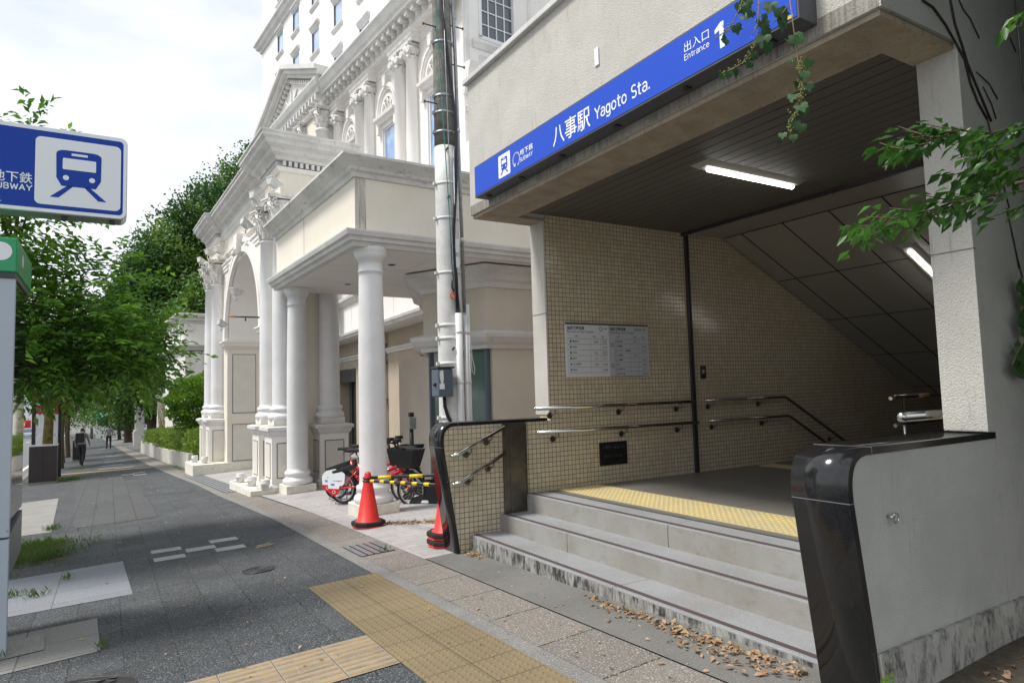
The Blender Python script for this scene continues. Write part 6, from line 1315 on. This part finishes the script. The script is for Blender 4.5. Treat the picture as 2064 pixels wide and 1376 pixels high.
# tree on the right whose low branches reach into view
rt=thing('broadleaf_tree','leafy tree at the right edge with two branches reaching across the pillar','tree',(4.7,.2,gz(4,.2)))
org=(4.7,.2,gz(4,.2))
mb=MB(); mb.tube([(4.7,.2,gz(4,.2)-.1),(4.75,.15,0),(4.6,.2,1.6),(4.4,.1,3.2)],[.14,.11,.09,.05],12); mb.build('trunk',M['bark'],rt)
B=[];T=[];N=[];S=[]
def twig_leaves(path,n,size,spread=.05):
    P=[Vector(p) for p in path]
    for i in range(n):
        f=(i+.5)/n*(len(P)-1); k=min(int(f),len(P)-2); q=P[k].lerp(P[k+1],f-k); d=(P[k+1]-P[k]).normalized(); sd_=Vector((d.y,-d.x,0)).normalized()*(1 if i%2 else -1)
        B.append(tuple(q+Vector([random.gauss(0,spread*.35) for _ in range(3)]))); T.append(tuple(d*.75+sd_*.6+Vector((0,0,-.55))+Vector([random.gauss(0,.22) for _ in range(3)]))); N.append((random.gauss(0,.4),random.gauss(0,.4)-.3,1)); S.append(size*random.uniform(.7,1.2))
stems=[]
def branch(pts,Y0,Y1,n,size):
    k=len(pts); p=[ypt(a,b_,Y0+(Y1-Y0)*i/(k-1)) for i,(a,b_) in enumerate(pts)]; stems.append((p,.0022)); twig_leaves(p,n,size); return p
BR=[[(2100,240),(2000,268),(1930,262),(1880,275),(1850,290),(1820,302),(1785,318)],[(2100,380),(1990,395),(1930,405),(1870,425),(1800,440),(1750,455),(1700,468)]]
for b_ in BR:
    branch(b_,1.15,1.5,34,.075)
    for j in range(1,6):
        a,c=b_[j]; n_=Vector((a-b_[j+1][0],c-b_[j+1][1])) if j<6 else Vector((1,0))
        for q in range(2+(j<4)*2):
            dx=-random.uniform(30,75)*(1.2 if j<4 else .8); dy=random.uniform(5,48) if q%2 else random.uniform(-22,30)
            branch([(a+random.uniform(-10,20),c),(a+dx*.5,c+dy*.4),(a+dx,c+dy)],1.2+.05*random.random(),1.35+.15*random.random(),11,.066)
for (a,c) in ((2000,330),(2040,300),(2020,350),(1960,340),(2060,360),(1990,300),(2050,420),(1980,360),(2030,270)):
    branch([(a+50,c-15),(a,c),(a-60,c+20)],1.15,1.35,16,.075)
for (a,c) in ((2090,15),(2060,30)): branch([(a,c),(a-20,c+10),(a-45,c+35)],1.2,1.25,7,.08)
mb=MB()
for p,r in stems: mb.tube(p,[r*(1.6-.9*i/(len(p)-1)) for i in range(len(p))],5)
mb.tube([(4.6,.2,1.4),(3.8,.7,1.1),stems[0][0][0]],[.04,.02,.006],6); mb.tube([(4.65,.2,1.0),(3.6,.8,.8),(2.9,1.1,.72)],[.04,.02,.006],6)
mb.build('limb',M['bark'],rt)
# crown above and beside the frame: the shade on the grey wall comes from it
P_,u=crown_points([(5.2,.35,2.2,1.3,.95,1.7),(4.2,.0,3.6,1.5,1.0,.8),(6.6,.3,2.6,1.5,1.2,1.9),(5.8,.5,.8,1.1,.8,1.0),(3.6,-.5,2.4,.9,.8,1.2),(4.6,.3,.9,.5,.7,.8),(4.9,.95,1.9,1.0,.5,1.7),(5.6,.9,.2,1.2,.6,1.0),(3.4,.3,3.5,.9,.8,.6)],46000,.15)
P_=P_[P_[:,0]>2.75*P_[:,1]+.35]
for q in P_: B.append(tuple(q)); T.append(tuple(rng.normal(size=3)+np.array([0,0,-.4]))); N.append((rng.normal()*.5,rng.normal()*.5,1)); S.append(.11*(.7+.6*rng.random()))
leaf_mesh('crown',B,T,N,S,leafmat('broad leaves',[(.018,.06,.01),(.035,.11,.018),(.06,.17,.025),(.10,.25,.03)],.4,.4),rt,org=org,width=.46)
# dead creeper stems and ivy on the grey wall
wc_=thing('wall_creeper','dark dead creeper stems clinging to the grey roughcast wall','creeper',(3.9,1.74,1.8))
mb=MB(); yw_=1.738
for pts in ([(1860,0),(1880,15),(1905,50),(1925,85),(1945,120),(1955,165),(1970,205),(1990,240)],[(1915,0),(1925,50),(1938,90),(1950,130),(1975,190),(1998,245)],[(1930,-5),(1942,20),(1957,40)],[(1957,40),(1975,78)],[(1968,145),(1995,170),(2010,200)],[(1982,175),(1998,210),(2008,240)],[(2036,75),(2048,105)],[(2040,470),(2050,520),(2062,565)],[(2030,420),(2045,490),(2055,540)],[(1990,240),(2010,320),(2035,420)]):
    mb.tube([ypt(a+random.uniform(-1,1),b_,yw_*1.0) for a,b_ in pts],[.0065 if len(pts)>3 else .0035]*len(pts),5)
mb.build('stem',M['drystem'],wc_)
mb=MB(); mb.tube([ypt(2045,-5,1.735),ypt(2054,80,1.735),ypt(2062,180,1.735)],.004,5); mb.build('grey_wire',M['galv'],wc_)
iv=thing('ivy_sprig','round leaved ivy on the grey wall low at the right edge','ivy',(4.3,1.7,.2))
mb=MB(); mb.tube([ypt(2062,560,1.70),ypt(2060,640,1.70),ypt(2056,700,1.70),ypt(2040,735,1.70)],.003,5); mb.build('stem',M['stemv'],iv)
bb=[];tt=[];nn=[];sz=[]
mb=MB()
for a,b_,s in ((2058,575,1.0),(2066,600,1.2),(2060,645,1.0),(2066,665,1),(2052,690,.5),(2042,708,.5),(2058,718,1),(2050,740,1.1),(2062,745,1.2),(2068,700,1),(2070,630,1.2)):
    c=Vector(ypt(a,b_,1.69)); s*=.055
    mb.poly(*[tuple(c+Vector((s*math.cos(q)*(1-.1*math.cos(3*q)),.01*math.sin(2*q),s*.8*math.sin(q)))) for q in np.linspace(0,2*math.pi,12)[:-1]])
mb.build('leaves',M['leafV'],iv)
wp=thing('weed','small green weed sprouting at the foot of the black granite end','weed',(2.95,1.66,-1.42))
mb=MB()
for a,b_,s in ((1785,1365,.016),(1797,1358,.016),(1790,1372,.016),(1801,1368,.012),(1778,1370,.013)):
    c=Vector(ypt(a,b_,1.66)); mb.poly(*[tuple(c+Vector((s*math.cos(q),.004*math.sin(2*q),s*.8*math.sin(q)))) for q in np.linspace(0,2*math.pi,9)[:-1]])
mb.build('leaves',M['leafS'],wp)
mb=MB(); c=Vector(ypt(1790,1365,1.665)); mb.tube([(c.x,c.y,gz(c.x,c.y)),tuple(c)],.002,5); mb.build('stem',M['stemv'],wp)
# ================================================================= PEOPLE
def person(label,x,y,face,colors,h=1.68,stride=.28,bag=False):
    g=gz(x,y)+.01; t=thing('person',label,'person',(x,y,g)); k=h/1.68; c,s=math.cos(face),math.sin(face)
    J=dict(pel=(0,0,.93),wst=(0,0,1.06),chs=(.01,0,1.28),nek=(.0,0,1.43),hd0=(.02,0,1.50),hd1=(.03,0,1.63))
    J.update(hL=(0,.09,.90),kL=(stride*.55,.10,.50),aL=(stride*.75,.10,.09),tL=(stride*.75+.17,.11,.035),hR=(0,-.09,.90),kR=(-stride*.2,-.10,.49),aR=(-stride*.9,-.10,.13),tR=(-stride*.9+.14,-.11,.04))
    J.update(sL=(0,.18,1.38),eL=(-.10,.23,1.12),wL=(.02,.24,.90),sR=(0,-.18,1.38),eR=(.03,-.24,1.12),wR=(.20,-.22,.94),nL=(.05,.24,.83),nR=(.24,-.21,.87))
    E_=[('pel','wst'),('wst','chs'),('chs','nek'),('nek','hd0'),('hd0','hd1'),('pel','hL'),('hL','kL'),('kL','aL'),('aL','tL'),('pel','hR'),('hR','kR'),('kR','aR'),('aR','tR'),('chs','sL'),('sL','eL'),('eL','wL'),('wL','nL'),('chs','sR'),('sR','eR'),('eR','wR'),('wR','nR')]
    Rr=dict(pel=.125,wst=.125,chs=.14,nek=.055,hd0=.075,hd1=.09,hL=.095,kL=.062,aL=.045,tL=.035,hR=.095,kR=.062,aR=.045,tR=.035,sL=.065,eL=.045,wL=.03,nL=.032,sR=.065,eR=.045,wR=.03,nR=.032)
    nm=list(J); me=D.meshes.new('body'); me.from_pydata([tuple(q*k for q in J[a]) for a in nm],[(nm.index(a),nm.index(b_)) for a,b_ in E_],[])
    o=D.objects.new('body',me); COL.objects.link(o); md=o.modifiers.new('s','SKIN'); 
    for i,a in enumerate(nm): me.skin_vertices[0].data[i].radius=(Rr[a]*k*(.8 if a in('pel','wst','chs') else 1),Rr[a]*k)
    me.skin_vertices[0].data[0].use_root=True; o.modifiers.new('u','SUBSURF').levels=2
    dg=bpy.context.evaluated_depsgraph_get(); m2=D.meshes.new_from_object(o.evaluated_get(dg)); D.objects.remove(o)
    for v in m2.vertices: a,b_,z=v.co; v.co=(a*c-b_*s,a*s+b_*c,z)
    m2.materials.clear()
    for q in ('skin',colors[0],colors[1],colors[2],'hair'): m2.materials.append(M[q])
    for p in m2.polygons:
        q=p.center; z=q.z/k; rr=math.hypot(q.x,q.y); p.use_smooth=True
        fa=q.x*c+q.y*s
        p.material_index=4 if (z>1.60 or (z>1.50 and fa<.02)) else 0 if z>1.42 else 3 if z<.09 else 2 if (z<.97 and abs(-q.x*s+q.y*c)<.2*k and z<.95) else (0 if z<1.0 and abs(-q.x*s+q.y*c)>.19*k else 1)
    o=D.objects.new('body',m2); COL.objects.link(o); o.parent=t
    if bag:
        mb=MB(lambda p:(x+p[0]*c-p[1]*s,y+p[0]*s+p[1]*c,g+p[2])); mb.box(-.26,-.14,-.15,.15,1.0,1.38); mb.build('backpack',M['trous'],t,bevel=.03)
    return t
person('person in pale shirt and dark trousers standing on the pavement beside the kerb trees',-.93,32.3,rad(70),('shirtg','trous','shoe'),1.62,.25,True)
person('person in dark grey clothes walking away near the garden pillar',.0,53.5,rad(95),('shirtg','trous','trous'),1.66,.16)
person('tiny distant person in white top far along the pavement',-3.0,112,rad(-90),('shirtw','trous','trous'),1.65,.1)
# ================================================================= FAR STREET
def car(label,x,y,az,mt):
    g=gz(x,y); t=thing('car',label,'car',(x,y,g),'cars on the road'); c,s=math.cos(az),math.sin(az); T=lambda p:(x+p[0]*c-p[1]*s,y+p[0]*s+p[1]*c,g+p[2])
    prof=[(-2.0,.25),(2.0,.25),(2.1,.45),(2.08,.72),(1.95,.85),(1.15,.95),(.45,1.42),(.2,1.48),(-1.1,1.48),(-1.75,1.05),(-2.05,.95),(-2.1,.5)]
    mb=MB(T)
    k=mb.V(*[(a,-.84 if z<1 else -.66,z) for a,z in prof],*[(a,.84 if z<1 else .66,z) for a,z in prof]); n_=len(prof); mb.F(tuple(range(k,k+n_)),tuple(range(k+2*n_-1,k+n_-1,-1)))
    for i in range(n_): j=(i+1)%n_; mb.F((k+i,k+n_+i,k+n_+j,k+j))
    mb.build('body',M[mt],t,bevel=.05)
    mb=MB(T); mb.poly((1.12,-.70,1.0),(1.12,.70,1.0),(.50,.60,1.405),(.50,-.60,1.405)); k=0
    for v_ in range(4): a=mb.v[v_]; mb.v[v_]=(a[0]+c*.03,a[1]+s*.03,a[2]+.03)
    mb.build('windscreen',M['win2'],t)
    for sy in (-1,1):
        mb=MB(T); mb.poly((.95,sy*.80,1.0),(.38,sy*.70,1.38),(-1.05,sy*.70,1.38),(-1.5,sy*.80,1.02)); mb.build('side_window',M['win2'],t)
        for ax in (-1.3,1.3):
            mb=MB(T); mb.smooth=True; mb.tube([(ax,sy*.68,.32),(ax,sy*.87,.32)],.32,18); w=mb.build('wheel',M['rubber'],t); mb=MB(T); mb.smooth=True; mb.tube([(ax,sy*.872,.32),(ax,sy*.88,.32)],.19,14); mb.build('rim',M['chain'],w)
        mb=MB(T); mb.box(2.06,2.12,sy*.55-.17,sy*.55+.17,.62,.74); mb.build('headlight',M['white'],t)
    mb=MB(T); mb.box(2.10,2.13,-.25,.25,.42,.54); mb.build('number_plate',M['white'],t)
car('pale silver blue car driving towards the camera',-10.4,124,rad(-88),'carw'); car('white car behind the kerb trees',-7.2,112,rad(-90),'white'); car('red car far behind the silver one',-11.5,150,rad(-90),'red')
def far_building(label,x0,x1,y0,y1,h,mt,rows,cols,extra=None):
    g=gz((x0+x1)/2,y0)-.5; t=thing('street_building',label,'building',((x0+x1)/2,y0,g),'far street buildings')
    hol=[]; mb=MB(); w=(x1-x0)/cols; hh=(h-1)/rows
    for i in range(cols):
        for j in range(rows): hol.append((x0+w*(i+.2),x0+w*(i+.8),g+1+hh*(j+.25),g+1+hh*(j+.8)))
    mb.wall(lambda a,z,d:(a,y0+d,z),x0,x1,g,g+h,hol,.3); mb.poly((x0,y0,g),(x0,y1,g),(x0,y1,g+h),(x0,y0,g+h)); mb.poly((x1,y0,g),(x1,y1,g),(x1,y1,g+h),(x1,y0,g+h)); mb.build('wall',M[mt],t)
    mb=MB(); mb.box(x0-.2,x1+.2,y0-.2,y1,g+h,g+h+.3); mb.build('roof',M['trim'],t)
    for a,b_,c,d in hol: mb=MB(); mb.box(a,b_,y0+.25,y0+.3,c,d); mb.build('window',M['win2'],t)
    if extra: extra(t,x0,x1,y0,g)
far_building('white office block with dark window bands at the end of the road',-17.5,-12.6,160,175,7.5,'tower',4,1)
def aw1(t,x0,x1,y0,g): mb=MB(); mb.prism([(y0,g+3.0),(y0-1.8,g+2.3),(y0-1.8,g+2.1),(y0,g+2.8)],lambda p:(x0,p[0],p[1]),lambda p:(x1,p[0],p[1])); mb.build('awning',M['orangem'],t)
def aw2(t,x0,x1,y0,g): mb=MB(); mb.prism([(y0,g+3.6),(y0-1.6,g+2.9),(y0-1.6,g+2.6),(y0,g+2.9)],lambda p:(x0,p[0],p[1]),lambda p:(x1,p[0],p[1])); mb.build('awning',M['tealm'],t)
far_building('low pale shop with orange awning beside the road',-15.8,-13.0,150,158,4.2,'beige',1,2,aw1)
far_building('small white shop with teal awning at the pavement bend',-1.3,1.8,92,100,4.6,'tower',1,2,aw2)
far_building('brick red house above the pavement bend',-.6,3.5,118,128,8.5,'brickred',2,2); far_building('tall white building across the road, hidden behind the kiosk and trees',-34,-20,60,90,15,'tower',5,6)
far_building('grey apartment house across the road near the bend',-32,-21,96,120,12,'beige',4,5)
for (x,y,h,lab) in ((-12.6,150,9.5,'white advertising pylon at the roadside far ahead'),):
    t=thing('sign_pylon',lab,'pylon',(x,y,gz(x,y))); mb=MB(); mb.box(x-.45,x+.45,y-.3,y+.3,gz(x,y),gz(x,y)+h); mb.build('column',M['white'],t); mb=MB(); mb.box(x-.42,x+.42,y-.33,y-.305,gz(x,y)+1.0,gz(x,y)+2.8); mb.build('red_panel',M['redink'],t)
for i,(x,y) in enumerate(((-8.9,88),(-14.2,140),(-1.7,92))):
    t=thing('lamp_post',('grey lamp post on the far side of the road','distant thin lamp post beside the pylon','grey post at the pavement bend')[i],'lamp post',(x,y,gz(x,y)),'distant posts'); g=gz(x,y); mb=MB(); mb.tube([(x,y,g),(x,y,g+7.5)],[.10 if i<2 else .16,.07],8); mb.build('post',M['galv'],t); mb=MB(); mb.tube([(x,y,g+7.4),(x+1.2,y,g+7.7)],.05,6); mb.build('arm',M['galv'],t); mb=MB(); mb.box(x+1.1,x+1.7,y-.1,y+.1,g+7.62,g+7.74); mb.build('lantern',M['alu'],t)
